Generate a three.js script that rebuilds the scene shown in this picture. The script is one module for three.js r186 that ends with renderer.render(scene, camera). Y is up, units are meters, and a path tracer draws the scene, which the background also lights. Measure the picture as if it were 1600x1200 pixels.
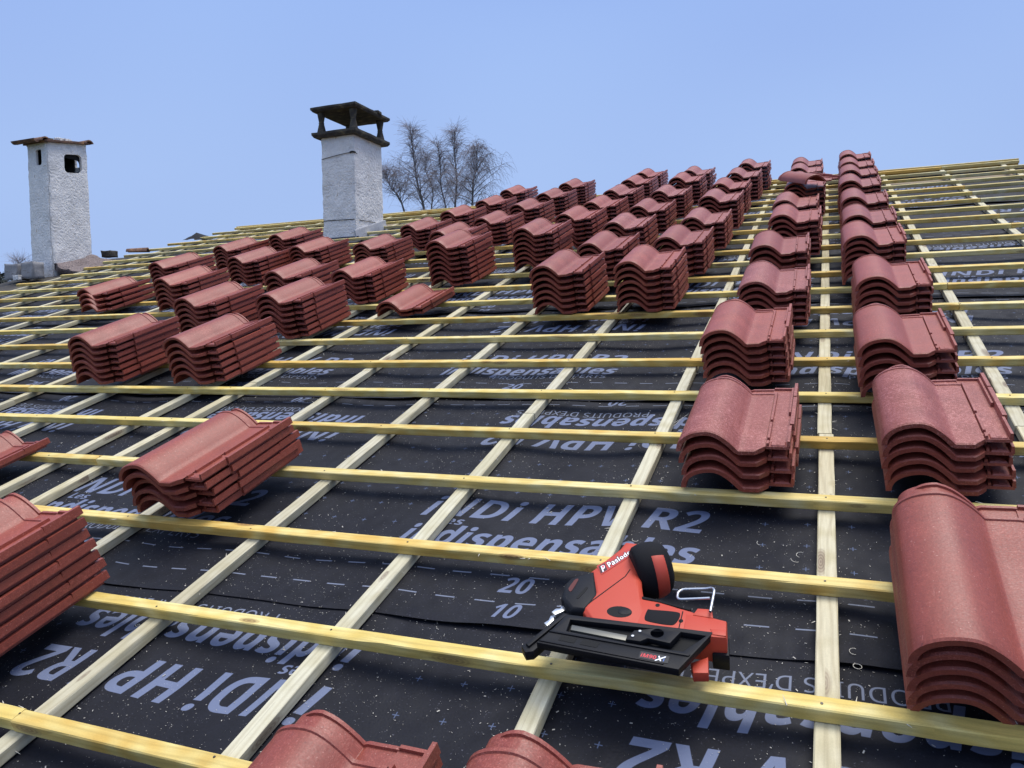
import * as THREE from 'three';
import { mergeGeometries, mergeVertices, toCreasedNormals } from 'three/addons/utils/BufferGeometryUtils.js';
import { ImprovedNoise } from 'three/addons/math/ImprovedNoise.js';
import { RoundedBoxGeometry } from 'three/addons/geometries/RoundedBoxGeometry.js';
import { Brush, Evaluator, SUBTRACTION } from 'three-bvh-csg';

// ---------------------------------------------------------------- camera, sky, sun, exposure
const scene = new THREE.Scene();
const PITCH = THREE.MathUtils.degToRad(17);            // slope of the roof
const EYE = 0.984;                                     // eye above the batten tops
const S = 0.36, V0 = 1.108;                            // batten spacing; distance of the first batten up the slope
const CP = Math.cos(PITCH), SP = Math.sin(PITCH);
// roof coordinates: u along the battens, v up the slope, n out of the roof
const W = (u, v, n) => new THREE.Vector3(u, v * SP + n * CP, -v * CP + n * SP);
const camera = new THREE.PerspectiveCamera(52.53, 4 / 3, 0.05, 3000);
camera.position.copy(W(0, 0, EYE));
{
  const dir = (a, b, c) => W(a, b, c).normalize();
  const right = dir(0.92824909, 0.35059337, -0.1242494), up = dir(-0.00574377, 0.3475112, 0.93765824), back = dir(0.37191482, -0.86966675, 0.32459068);
  camera.quaternion.setFromRotationMatrix(new THREE.Matrix4().makeBasis(right, up, back));
}
const renderer = new THREE.WebGLRenderer({ antialias: true });
renderer.toneMapping = THREE.LinearToneMapping;
renderer.toneMappingExposure = 1.8;
renderer.shadowMap.enabled = true;
renderer.shadowMap.type = THREE.PCFSoftShadowMap;
{
  const w = 256, h = 128, data = new Float32Array(w * h * 4);
  const mix = (a, b, t) => a + (b - a) * Math.min(1, Math.max(0, t));
  const stops = [[-90, 0.12, 0.135, 0.16], [-4, 0.15, 0.19, 0.26], [0, 0.226, 0.308, 0.488], [12, 0.212, 0.297, 0.495], [30, 0.170, 0.260, 0.498], [44, 0.24, 0.32, 0.53], [62, 0.80, 0.85, 0.98], [90, 1.5, 1.52, 1.58]];
  for (let y = 0; y < h; y++) {
    const el = ((y + 0.5) / h - 0.5) * 180;
    let i = 0; while (i < stops.length - 2 && el > stops[i + 1][0]) i++;
    const a = stops[i], b = stops[i + 1], t = (el - a[0]) / (b[0] - a[0]);
    for (let x = 0; x < w; x++) { const o = (y * w + x) * 4; const q = x / w * Math.PI * 2, veil = 1 + 0.022 * Math.sin(q * 5 + el * 0.21 + 2 * Math.sin(el * 0.13 + q * 2)) + 0.016 * Math.sin(q * 11 - el * 0.37 + 1.7 * Math.sin(q * 3 + el * 0.2)); for (let c = 0; c < 3; c++) data[o + c] = mix(a[c + 1], b[c + 1], t) * (1 + (veil - 1) * (c === 2 ? 0.5 : 1)); data[o + 3] = 1; }
  }
  const sky = new THREE.DataTexture(data, w, h, THREE.RGBAFormat, THREE.FloatType);
  sky.mapping = THREE.EquirectangularReflectionMapping; sky.minFilter = sky.magFilter = THREE.LinearFilter; sky.needsUpdate = true;
  scene.background = sky; scene.environment = sky;
}
const sun = new THREE.DirectionalLight(new THREE.Color(1, 0.95, 0.88), 1.5);
sun.position.set(5, 26, -6); sun.castShadow = true; sun.shadow.radius = 60;
sun.shadow.mapSize.set(2048, 2048);
Object.assign(sun.shadow.camera, { left: -16, right: 12, top: 14, bottom: -14, near: 1, far: 60 });
scene.add(sun); scene.add(sun.target);

// ---------------------------------------------------------------- helpers
let seed = 20240117;
const rnd = () => { seed = (seed + 0x6d2b79f5) | 0; let t = Math.imul(seed ^ (seed >>> 15), 1 | seed); t = (t + Math.imul(t ^ (t >>> 7), 61 | t)) ^ t; return ((t ^ (t >>> 14)) >>> 0) / 4294967296; };
const rr = (a, b) => a + (b - a) * rnd();
const P = new ImprovedNoise();
const noise = (x, y, z = 0) => P.noise(x, y, z);
const fbm = (x, y, z = 0) => noise(x, y, z) * 0.55 + noise(x * 2.1 + 7, y * 2.1, z + 3) * 0.28 + noise(x * 4.3, y * 4.3 + 5, z + 9) * 0.17;
const used = new Map();
const numbered = (n) => { const k = used.get(n) ?? 0; used.set(n, k + 1); return k ? n + '_' + String(k).padStart(3, '0') : n; };
function shade(o) { o.traverse((m) => { if (m.isMesh) { m.castShadow = true; m.receiveShadow = true; } }); return o; }
function part(name, geo, mat, parent) { const m = new THREE.Mesh(geo, mat); m.name = name; m.castShadow = m.receiveShadow = true; parent.add(m); return m; }
function thing(name, label, category, pos, group) {
  const g = new THREE.Group(); g.name = numbered(name); g.userData = { label, category }; if (group) g.userData.group = group;
  if (pos) g.position.copy(pos); scene.add(g); return g;
}
function tag(m, name, label, category, group) { m.name = numbered(name); m.userData = { label, category }; if (group) m.userData.group = group; m.castShadow = m.receiveShadow = true; scene.add(m); return m; }
const std = (c, rough, extra = {}) => new THREE.MeshStandardMaterial({ color: new THREE.Color().setRGB(...c), roughness: rough, ...extra });
function canvasTex(w, h, draw, srgb = true) {
  const c = document.createElement('canvas'); c.width = w; c.height = h; draw(c.getContext('2d'), w, h);
  const t = new THREE.CanvasTexture(c); t.wrapS = t.wrapT = THREE.RepeatWrapping; t.magFilter = THREE.LinearFilter;
  if (srgb) t.colorSpace = THREE.SRGBColorSpace; return t;
}
function pixelTex(w, h, f, srgb = true) {              // f(x, y) -> [r, g, b] 0..255
  const d = new Uint8Array(w * h * 4);
  for (let y = 0; y < h; y++) for (let x = 0; x < w; x++) { const p = f(x, y), o = (y * w + x) * 4; d[o] = p[0]; d[o + 1] = p[1]; d[o + 2] = p[2]; d[o + 3] = 255; }
  const t = new THREE.DataTexture(d, w, h); t.wrapS = t.wrapT = THREE.RepeatWrapping; t.magFilter = THREE.LinearFilter; t.minFilter = THREE.LinearFilter;
  if (srgb) t.colorSpace = THREE.SRGBColorSpace; t.needsUpdate = true; return t;
}
const clamp = (x, a = 0, b = 1) => Math.min(b, Math.max(a, x));
// noise that wraps at w, h pixels
function wrapNoise(w, h, cell, z) {
  const nx = Math.max(1, Math.round(w / cell)), ny = Math.max(1, Math.round(h / cell)), q = cell > 6 ? 5 : 2, gw = Math.min(w, nx * q), gh = Math.min(h, ny * q), grid = new Float32Array(gw * gh);
  for (let j = 0; j < gh; j++) for (let i = 0; i < gw; i++) {
    const tx = i / gw, ty = j / gh, a = tx * nx + 0.37, b = ty * ny + 0.61;
    grid[j * gw + i] = (noise(a, b, z) * (1 - tx) + noise(a - nx, b, z) * tx) * (1 - ty) + (noise(a, b - ny, z) * (1 - tx) + noise(a - nx, b - ny, z) * tx) * ty;
  }
  return (x, y) => {
    let a = x / w * gw, b = y / h * gh; a -= Math.floor(a / gw) * gw; b -= Math.floor(b / gh) * gh;
    const i = Math.floor(a), j = Math.floor(b), fx = a - i, fy = b - j, i1 = (i + 1) % gw, j0 = j * gw, j1 = ((j + 1) % gh) * gw;
    return (grid[j0 + i] * (1 - fx) + grid[j0 + i1] * fx) * (1 - fy) + (grid[j1 + i] * (1 - fx) + grid[j1 + i1] * fx) * fy;
  };
}
function place(o, u, v, n, yaw = 0) { o.position.copy(W(u, v, n)); o.quaternion.setFromEuler(new THREE.Euler(PITCH, 0, 0)).multiply(new THREE.Quaternion().setFromAxisAngle(new THREE.Vector3(0, 1, 0), yaw)); return o; }

// ---------------------------------------------------------------- ground and the roof
{
  const g = new THREE.PlaneGeometry(2400, 2400, 60, 60); g.rotateX(-Math.PI / 2);
  const p = g.attributes.position;
  for (let i = 0; i < p.count; i++) { const d = Math.hypot(p.getX(i), p.getZ(i)); p.setY(i, -5 + (d > 60 ? fbm(p.getX(i) * 0.006, p.getZ(i) * 0.006) * 10 : 0)); }
  g.computeVertexNormals();
  const t = pixelTex(256, 256, (() => { const a = wrapNoise(256, 256, 24, 1), b = wrapNoise(256, 256, 5, 4); return (x, y) => { const k = 0.8 + a(x, y) * 0.35 + b(x, y) * 0.3; return [72 * k, 82 * k, 48 * k]; }; })());
  t.repeat.set(400, 400);
  const m = part('ground', g, new THREE.MeshStandardMaterial({ map: t, roughness: 1 }), scene); m.userData.kind = 'structure';
}

const RIDGE_V = V0 + 21.16 * S, LEFT = -7.62, RIGHT = 4.6, EAVE_V = -1.2;
const roof = new THREE.Group(); roof.name = 'roof'; roof.userData = { kind: 'structure', label: 'long roof slope under re-tiling with pale battens over black membrane' };
roof.rotation.x = PITCH; scene.add(roof);
const TH = 0.0265, MEM = -0.0545;                       // batten thickness; membrane level at the laps

// --- wood
function woodTex(base, streak, knot, patch, sd) {
  return canvasTex(1024, 256, (c, w, h) => {
    const img = c.createImageData(w, h), d = img.data;
    const n1 = wrapNoise(w, h, 90, sd), n2 = wrapNoise(w, h, 260, sd + 5);
    const g1 = wrapNoise(w, h, 60, sd + 9), fine = wrapNoise(w, h, 3, sd + 2), n4 = wrapNoise(w, h, 26, sd + 17);
    const knots = [];
    for (let i = 0; i < 15; i++) knots.push([rnd() * w, rnd() * h, rr(5, 14), rr(0.5, 0.9)]);
    for (let y = 0; y < h; y++) for (let x = 0; x < w; x++) {
      let bend = 0, kn = 0;
      for (const k of knots) { const dx = (x - k[0]) / 2.2, dy = y - k[1], r = Math.hypot(dx, dy); bend += (dy > 0 ? 1 : -1) * Math.exp(-r / k[2]) * 9 * k[3]; if (r < k[2]) kn = Math.max(kn, (1 - Math.pow(r / k[2], 3)) * k[3] * (0.75 + 0.25 * Math.sin(r * 2.2))); }
      const yy = y + bend + n1(x, y) * 12;
      const ring = 0.5 + 0.5 * Math.sin(yy * 0.42 + g1(x * 0.15, y) * 5 + n2(x, y) * 7);
      const fib = fine((x * 0.10) % w, y) * 0.6 + (rnd() - 0.5) * 0.35;
      const pt = clamp(0.5 + n2(x, y) * 2.0 + n4(x, y) * 1.7);
      const k = 1 - 0.05 * Math.pow(ring, 3) + fib * 0.13;
      for (let q = 0; q < 3; q++) {
        let col = base[q] * (1 - pt) + patch[q] * pt; col = col * (1 - 0.16 * Math.pow(ring, 3)) + streak[q] * 0.16 * Math.pow(ring, 3);
        col = col * (1 - kn) + knot[q] * kn; d[(y * w + x) * 4 + q] = clamp(col * k, 0, 255);
      }
      d[(y * w + x) * 4 + 3] = 255;
    }
    c.putImageData(img, 0, 0);
    for (let i = 0; i < 60; i++) { c.strokeStyle = `rgba(${knot[0]},${knot[1]},${knot[2]},${rr(0.1, 0.3)})`; c.lineWidth = rr(0.5, 1.2); const x = rnd() * w, y = rnd() * h, l = rr(20, 160); c.beginPath(); c.moveTo(x, y); c.quadraticCurveTo(x + l / 2, y + rr(-3, 3), x + l, y + rr(-3, 3)); c.stroke(); }
  });
}
const woodBump = canvasTex(1024, 256, (c, w, h) => {
  c.fillStyle = '#808080'; c.fillRect(0, 0, w, h);
  for (let i = 0; i < 1500; i++) { const v = rnd() < 0.5 ? 40 : 210; c.strokeStyle = `rgba(${v},${v},${v},${rr(0.1, 0.4)})`; c.lineWidth = rr(0.6, 1.6); const x = rnd() * w, y = rnd() * h, l = rr(10, 120); c.beginPath(); c.moveTo(x, y); c.lineTo(x + l, y + rr(-1.5, 1.5)); c.stroke(); }
}, false);
// 2 m of wood along the texture, 0.3 m across
const battenTexA = woodTex([236, 216, 142], [204, 168, 82], [120, 84, 50], [222, 182, 92], 3), battenTexB = woodTex([238, 224, 170], [210, 182, 108], [130, 102, 70], [226, 200, 122], 31);
const counterTex = woodTex([214, 208, 182], [186, 168, 130], [112, 92, 78], [198, 190, 158], 57);
const woodMat = (map, c) => new THREE.MeshStandardMaterial({ map, color: new THREE.Color().setRGB(...c), roughness: 0.72, bumpMap: woodBump, bumpScale: 0.0012 });
const battenMats = [woodMat(battenTexA, [0.86, 0.84, 0.78]), woodMat(battenTexB, [0.84, 0.82, 0.72]), woodMat(battenTexA, [0.80, 0.80, 0.77]), woodMat(battenTexB, [0.86, 0.83, 0.64])];
const battenGrey = [woodMat(battenTexB, [0.68, 0.69, 0.72]), woodMat(battenTexB, [0.6, 0.63, 0.67])];
const counterMats = [woodMat(counterTex, [0.84, 0.84, 0.82]), woodMat(counterTex, [0.84, 0.81, 0.74]), woodMat(counterTex, [0.76, 0.75, 0.73])];
// a sawn stick along +x from 0 to len, section from y = -t to 0 and z = 0 to w; slightly rough arrises
function stickGeo(len, w, t, step = 0.12) {
  const c = 0.0022, prof = [[0, c], [0, w - c], [-c, w], [-(t - c), w], [-t, w - c], [-t, c], [-(t - c), 0], [-c, 0]];   // [y, z]
  const n = Math.max(2, Math.round(len / step)), pos = [], uv = [], idx = [], off = [rnd(), rnd()];
  const per = [0]; for (let j = 1; j <= 8; j++) per.push(per[j - 1] + Math.hypot(prof[j % 8][0] - prof[j - 1][0], prof[j % 8][1] - prof[j - 1][1]));
  const ph = rnd() * 100;
  for (let i = 0; i <= n; i++) {
    const x = len * i / n, bow = noise(x * 0.5, ph) * 0.0035;
    for (let j = 0; j <= 8; j++) {
      const [y, z] = prof[j % 8], a = noise(x * 14, j % 8 * 3.1, ph) * 0.0013;
      pos.push(x, y + a * (y > -t / 2 ? 1 : -1), z + a + bow * (len > 1 ? 1 : 0)); uv.push(x / 2 + off[0], per[j] / 0.3 + off[1]);
    }
  }
  for (let i = 0; i < n; i++) for (let j = 0; j < 8; j++) { const a = i * 9 + j, b = a + 9; idx.push(a, a + 1, b, b, a + 1, b + 1); }
  for (const e of [0, n]) { const s = pos.length / 3; for (let j = 0; j < 8; j++) { const k = (e * 9 + j) * 3; pos.push(pos[k], pos[k + 1], pos[k + 2]); uv.push(off[0] + prof[j][0] / 0.3, off[1] + prof[j][1] / 0.3); } for (let j = 1; j < 7; j++) e ? idx.push(s, s + j, s + j + 1) : idx.push(s, s + j + 1, s + j); }
  const g = new THREE.BufferGeometry(); g.setAttribute('position', new THREE.Float32BufferAttribute(pos, 3)); g.setAttribute('uv', new THREE.Float32BufferAttribute(uv, 2)); g.setIndex(idx);
  return toCreasedNormals(g, 0.5);
}
// --- membrane: one mesh for each strip of the roll
const COUNTERS = [-7.42, -7.06, -6.58, -6.09, -5.58, -5.05, -4.55, -4.12, -3.72, -3.22, -2.695, -2.448, -1.937, -1.463, -0.980, -0.480, 0.006, 0.530, 1.040, 1.545, 2.05, 2.55, 3.05, 3.55, 4.05, 4.5];
function memN(u, v) {                                  // hang of the membrane between the counter battens
  let i = 0; while (i < COUNTERS.length - 2 && u > COUNTERS[i + 1]) i++;
  const a = COUNTERS[i], b = COUNTERS[i + 1], t = clamp((u - a) / (b - a)), w = Math.min(1, (b - a) / 0.4);
  const free = Math.pow(Math.sin(Math.PI * t), 1.2) * w;
  return -0.007 * free + free * (noise(u * 1.7, v * 2.6, 3) * 0.010 + noise(u * 4.5 + v * 2, v * 6.5, 8) * 0.0048) + free * noise(u * 1.1, v * 11, 21) * 0.0042;
}
const STRIP = 3.71 * S;
const STRIPS = []; for (let i = -1; i <= 5; i++) STRIPS.push(i);
const stripSkew = { 0: 0.026, 1: 0.03, 2: 0.004, 3: -0.006, 4: 0.003, 5: 0.004, '-1': 0.02 };
const stripU = { 0: -1.71, 1: -1.085, 2: -1.60, 3: -0.86, 4: -0.35, 5: -1.2, '-1': -1.3 };
const stripEdge = (i, u) => V0 + 0.48 * S + STRIP * (i - 1) + (i === 0 ? 0.047 : 0) + stripSkew[i] * 1.6 * Math.tanh((u + 0.55) / 1.6) + noise(u * 2.2, i * 9.1, 5) * 0.007 + noise(u * 6.5, i * 4.1, 9) * 0.003;
const printTex = canvasTex(2048, 2048, (c, w, h) => {
  const sx = w / 1.4, sy = h / 1.5;
  const img = c.createImageData(w, h), d = img.data, n1 = wrapNoise(w, h, 60, 2), n2 = wrapNoise(w, h, 9, 7);
  for (let y = 0; y < h; y++) for (let x = 0; x < w; x++) { const k = 1 + n1(x, y) * 0.2 + n2(x, y) * 0.22 + (rnd() - 0.5) * 0.4, o = (y * w + x) * 4; d[o] = 21 * k; d[o + 1] = 22 * k; d[o + 2] = 30 * k; d[o + 3] = 255; }
  c.putImageData(img, 0, 0);
  const INK = 'rgb(104,113,138)', PALE = 'rgb(112,119,136)';
  const block = () => {                                // upright print, origin at the lower left, metres, y up
    const text = (s, x, y, width, cap, font, slant, fill, weight = 0) => {
      c.save(); c.translate(x * sx, h - y * sy); c.scale(sx / 1000, sy / 1000); c.transform(1, 0, -slant, 1, 0, 0);
      c.font = `${font} 100px sans-serif`; c.textBaseline = 'alphabetic';
      const m = c.measureText(s).width; c.scale((width * 1000) / m, (cap * 1000) / 71); c.fillStyle = fill; c.fillText(s, 0, 0);
      if (weight) { c.strokeStyle = fill; c.lineWidth = weight; c.lineJoin = 'round'; c.strokeText(s, 0, 0); }
      c.restore();
    };
    c.fillStyle = PALE;
    for (let k = 0; k < 14; k++) for (const dy of [0.096, 0.196]) c.fillRect((0.035 + k * 0.1) * sx, h - dy * sy, 0.05 * sx, 0.0045 * sy);
    text('10', 0.385, 0.033, 0.068, 0.056, 'bold', 0.2, INK, 0); text('20', 0.372, 0.132, 0.078, 0.056, 'bold', 0.2, INK, 0);
    text('PRODUITS D’EXPERTS', 0.28, 0.252, 0.50, 0.040, '', 0, PALE);
    text('indispensables', 0, 0.305, 0.80, 0.094, 'bold', 0.2, INK, 1.5);
    text('Les', 0.075, 0.408, 0.085, 0.036, 'bold', 0.2, INK, 0);
    text('iNDi HPV R2', 0, 0.452, 0.80, 0.107, 'bold', 0.22, INK, 0);
  };
  block();
  c.save(); c.translate(0.80 * sx, h); c.rotate(Math.PI); block(); c.restore();
  // the part of the turned block that runs off the left side comes back on the right
  c.save(); c.translate(0.80 * sx + w, h); c.rotate(Math.PI); block(); c.restore();
  c.strokeStyle = 'rgba(120,140,180,0.6)'; c.lineWidth = 3.2;
  for (let a = 0; a < 14; a++) for (let b = 0; b < 15; b++) {
    const u = 0.05 + a * 0.1, v = 0.015 + b * 0.1, mid = v > 0.6 && v < 0.9, gap = u > 0.86 && u < 1.38 && v > 0.26 && v < 1.24;
    if (!(mid || gap)) continue;
    const x = u * sx, y = h - v * sy; c.beginPath(); c.moveTo(x - 11, y); c.lineTo(x + 11, y); c.moveTo(x, y - 11); c.lineTo(x, y + 11); c.stroke();
  }
  // fine sawdust and fibres trodden into the felt
  for (let i = 0; i < 11000; i++) {
    const x = rnd() * w, y = rnd() * h; if (fbm(x / 210, y / 210, 40) + rnd() * 0.45 < 0.2) continue;
    const g = rr(120, 215); c.strokeStyle = `rgba(${g},${g},${g + 8},${rr(0.15, 0.5)})`; c.lineWidth = rr(0.9, 2.0); const a = rnd() * 6.28, l = rr(1, 6); c.beginPath(); c.moveTo(x, y); c.lineTo(x + Math.cos(a) * l, y + Math.sin(a) * l); c.stroke();
  }
});
const memRough = pixelTex(512, 512, (() => { const a = wrapNoise(512, 512, 70, 11), b = wrapNoise(512, 512, 16, 12); return (x, y) => { const k = 205 + a(x, y) * 60 + b(x, y) * 50; return [k, k, k]; }; })(), false);
memRough.repeat.set(1.3, 0.9);
const memBump = pixelTex(512, 512, (() => { const a = wrapNoise(512, 512, 5, 31), b = wrapNoise(512, 512, 20, 32); return (x, y) => { const k = 128 + a(x, y) * 90 + b(x, y) * 60; return [k, k, k]; }; })(), false);
memBump.repeat.set(3, 3);
const memMat = new THREE.MeshPhysicalMaterial({ map: printTex, specularIntensity: 0.5, roughness: 0.88, roughnessMap: memRough, bumpMap: memBump, bumpScale: 0.0012, side: THREE.DoubleSide });
for (const i of STRIPS) {
  const xs = [], nv = 44, pos = [], uv = [], idx = [];
  for (let u = LEFT; u < RIGHT; u += (u > -3.3 && u < 1.5 && i < 3 ? 0.035 : 0.06)) xs.push(u); xs.push(RIGHT);
  for (let j = 0; j <= nv; j++) for (const u of xs) {
    const t = j / nv, v = Math.min(stripEdge(i, u) + 1.5 * t, RIDGE_V + 0.02), lift = Math.exp(-t * 28) * Math.max(0, noise(u * 1.9, i * 3.3, 2) * 0.018 + noise(u * 5, i, 6) * 0.008 + 0.0035);
    let n = MEM - 0.0042 * t * 1.0 - 0.0002 + memN(u, v) + lift;
    pos.push(u, n, -v); uv.push((u - stripU[i]) / 1.4, t);
  }
  const m = xs.length;
  for (let j = 0; j < nv; j++) for (let k = 0; k < m - 1; k++) { const a = j * m + k; idx.push(a, a + 1, a + m, a + m, a + 1, a + m + 1); }
  const g = new THREE.BufferGeometry(); g.setAttribute('position', new THREE.Float32BufferAttribute(pos, 3)); g.setAttribute('uv', new THREE.Float32BufferAttribute(uv, 2)); g.setIndex(idx); g.computeVertexNormals();
  part('membrane_strip', g, memMat, roof);
}
// roof boards below the membrane, the far slope, and the gable under the verge
{
  const deckMat = std([0.22, 0.17, 0.11], 0.9), dark = std([0.02, 0.02, 0.025], 0.8);
  const b = new THREE.BoxGeometry(RIGHT - LEFT, 0.16, RIDGE_V - EAVE_V); b.translate((RIGHT + LEFT) / 2, -0.17, -(RIDGE_V + EAVE_V) / 2); part('roof_deck', b, deckMat, roof);
  const f = new THREE.BoxGeometry(RIGHT - LEFT, 0.16, 6); f.translate((RIGHT + LEFT) / 2, -0.15, -3.02); f.rotateX(-2 * PITCH); f.translate(0, 0, -RIDGE_V); part('far_slope', f, dark, roof);
}
{
  const wall = new THREE.Group(); wall.name = 'house_walls'; wall.userData = { kind: 'structure' }; scene.add(wall);
  const y1 = W(0, EAVE_V, -0.5).y, z0 = W(0, EAVE_V, 0).z - 0.4, z1 = W(0, RIDGE_V, 0).z - 5;
  const g = new THREE.BoxGeometry(RIGHT - LEFT - 0.5, y1 + 5, z0 - z1); g.translate((RIGHT + LEFT) / 2, (y1 - 5) / 2, (z0 + z1) / 2); part('wall', g, std([0.6, 0.58, 0.53], 0.95), wall);
}
// --- counter battens up the slope
for (const u of COUNTERS) {
  const w = 0.039 + rr(-0.002, 0.002); let v = u === -2.695 ? V0 + 1.24 * S : EAVE_V;
  const far = u < -3 || u > 1.2;
  while (v < RIDGE_V - 0.06) {
    let end = Math.min(v + rr(3.2, 4.2), RIDGE_V - 0.03); if (RIDGE_V - end < 0.8) end = RIDGE_V - 0.03;
    const g = stickGeo(end - v - 0.004, w, TH, far ? 0.35 : 0.1); g.rotateY(Math.PI / 2); g.translate(u - w / 2 + rr(-0.003, 0.003), -TH - 0.0005, -v);
    part('counter_batten', g, counterMats[Math.floor(rnd() * 3)], roof); v = end;
  }
}
// --- battens along the slope, butted over the counter battens
const LEFT_END = { 11: -7.45, 12: -7.58, 13: -7.386, 14: -7.469, 15: -7.576, 16: -7.643, 17: -7.651, 18: -7.661, 19: -7.56, 20: -7.571, 21: -7.502 };
const JOINTS = { '-1': [-1.463, 1.04], 0: [-2.448, 1.545], 1: [-3.22, 2.05], 2: [-2.448, 0.53], 3: [-1.937, 2.55], 4: [-3.72, 1.545], 5: [-4.12, 1.04], 6: [-3.22, 1.04] };
const battenBits = [];
for (let k = -2; k <= 21; k++) {
  const v = V0 + k * S + rr(-0.004, 0.004) * (k > 6 ? 1 : 0.3), w = k <= 0 ? 0.034 : 0.035, l = LEFT_END[k] ?? (-7.55 + rr(-0.06, 0.05)), r = k === 21 ? 1.68 : RIGHT - 0.05 - rr(0, 0.2);
  const cuts = [l, ...(JOINTS[k] ?? (k >= 9 ? [-4.55 + (k % 3) * 0.83 - 0.3, 1.04] : [-4.12, 0.53])).filter((x) => x > l && x < r), r].sort((a, b) => a - b);
  for (let i = 0; i < cuts.length - 1; i++) {
    const a = cuts[i], len = cuts[i + 1] - a - 0.0025, far = k > 8;
    const grey = k >= 9 && a > 0.9 && rnd() < 0.8 || (k > 15 && rnd() < 0.4);
    const g = stickGeo(len, w, TH, far ? 0.4 : 0.06); g.translate(a, 0, -v - w);
    part('batten', g, grey ? battenGrey[Math.floor(rnd() * 2)] : battenMats[(k + 40 + i * 3) % 4], roof);
  }
  battenBits.push([k, v, w]);
}
// ridge board above the last batten
{
  const g = stickGeo(1.68 + 7.5, 0.03, 0.07, 0.4); g.translate(-7.5, 0.012, -(V0 + 21 * S) - 0.075); part('ridge_board', g, battenGrey[0], roof);
}
// nail heads where battens cross counter battens
{
  const list = []; const head = new THREE.CylinderGeometry(0.0025, 0.0025, 0.0010, 7);
  for (const [k, v, w] of battenBits) { if (k > 9) continue; for (const u of COUNTERS) { if (u < -3.8 || u > 1.2) continue; const g = head.clone(); g.translate(u + rr(-0.008, 0.008), 0.0006, -(v + w / 2 + rr(-0.008, 0.008))); list.push(g); } }
  part('nail_head', mergeGeometries(list), new THREE.MeshStandardMaterial({ color: 0x55504a, metalness: 0.8, roughness: 0.45 }), roof).userData.kind = 'stuff';
}
// loose corner of membrane sticking out over the verge
{
  const g = new THREE.PlaneGeometry(0.34, 0.2, 8, 6), p = g.attributes.position;
  for (let i = 0; i < p.count; i++) { const x = p.getX(i), y = p.getY(i); p.setXYZ(i, x, 0.03 + 0.08 * Math.max(0, 1 - Math.hypot(x * 5.4, y * 8)) + (x < -0.1 ? 0.01 : 0), -y); }
  g.computeVertexNormals(); g.translate(-7.56, -0.05, -(V0 + 19.2 * S)); part('membrane_flap', g, std([0.012, 0.013, 0.018], 0.9, { side: THREE.DoubleSide }), roof);
}

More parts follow.
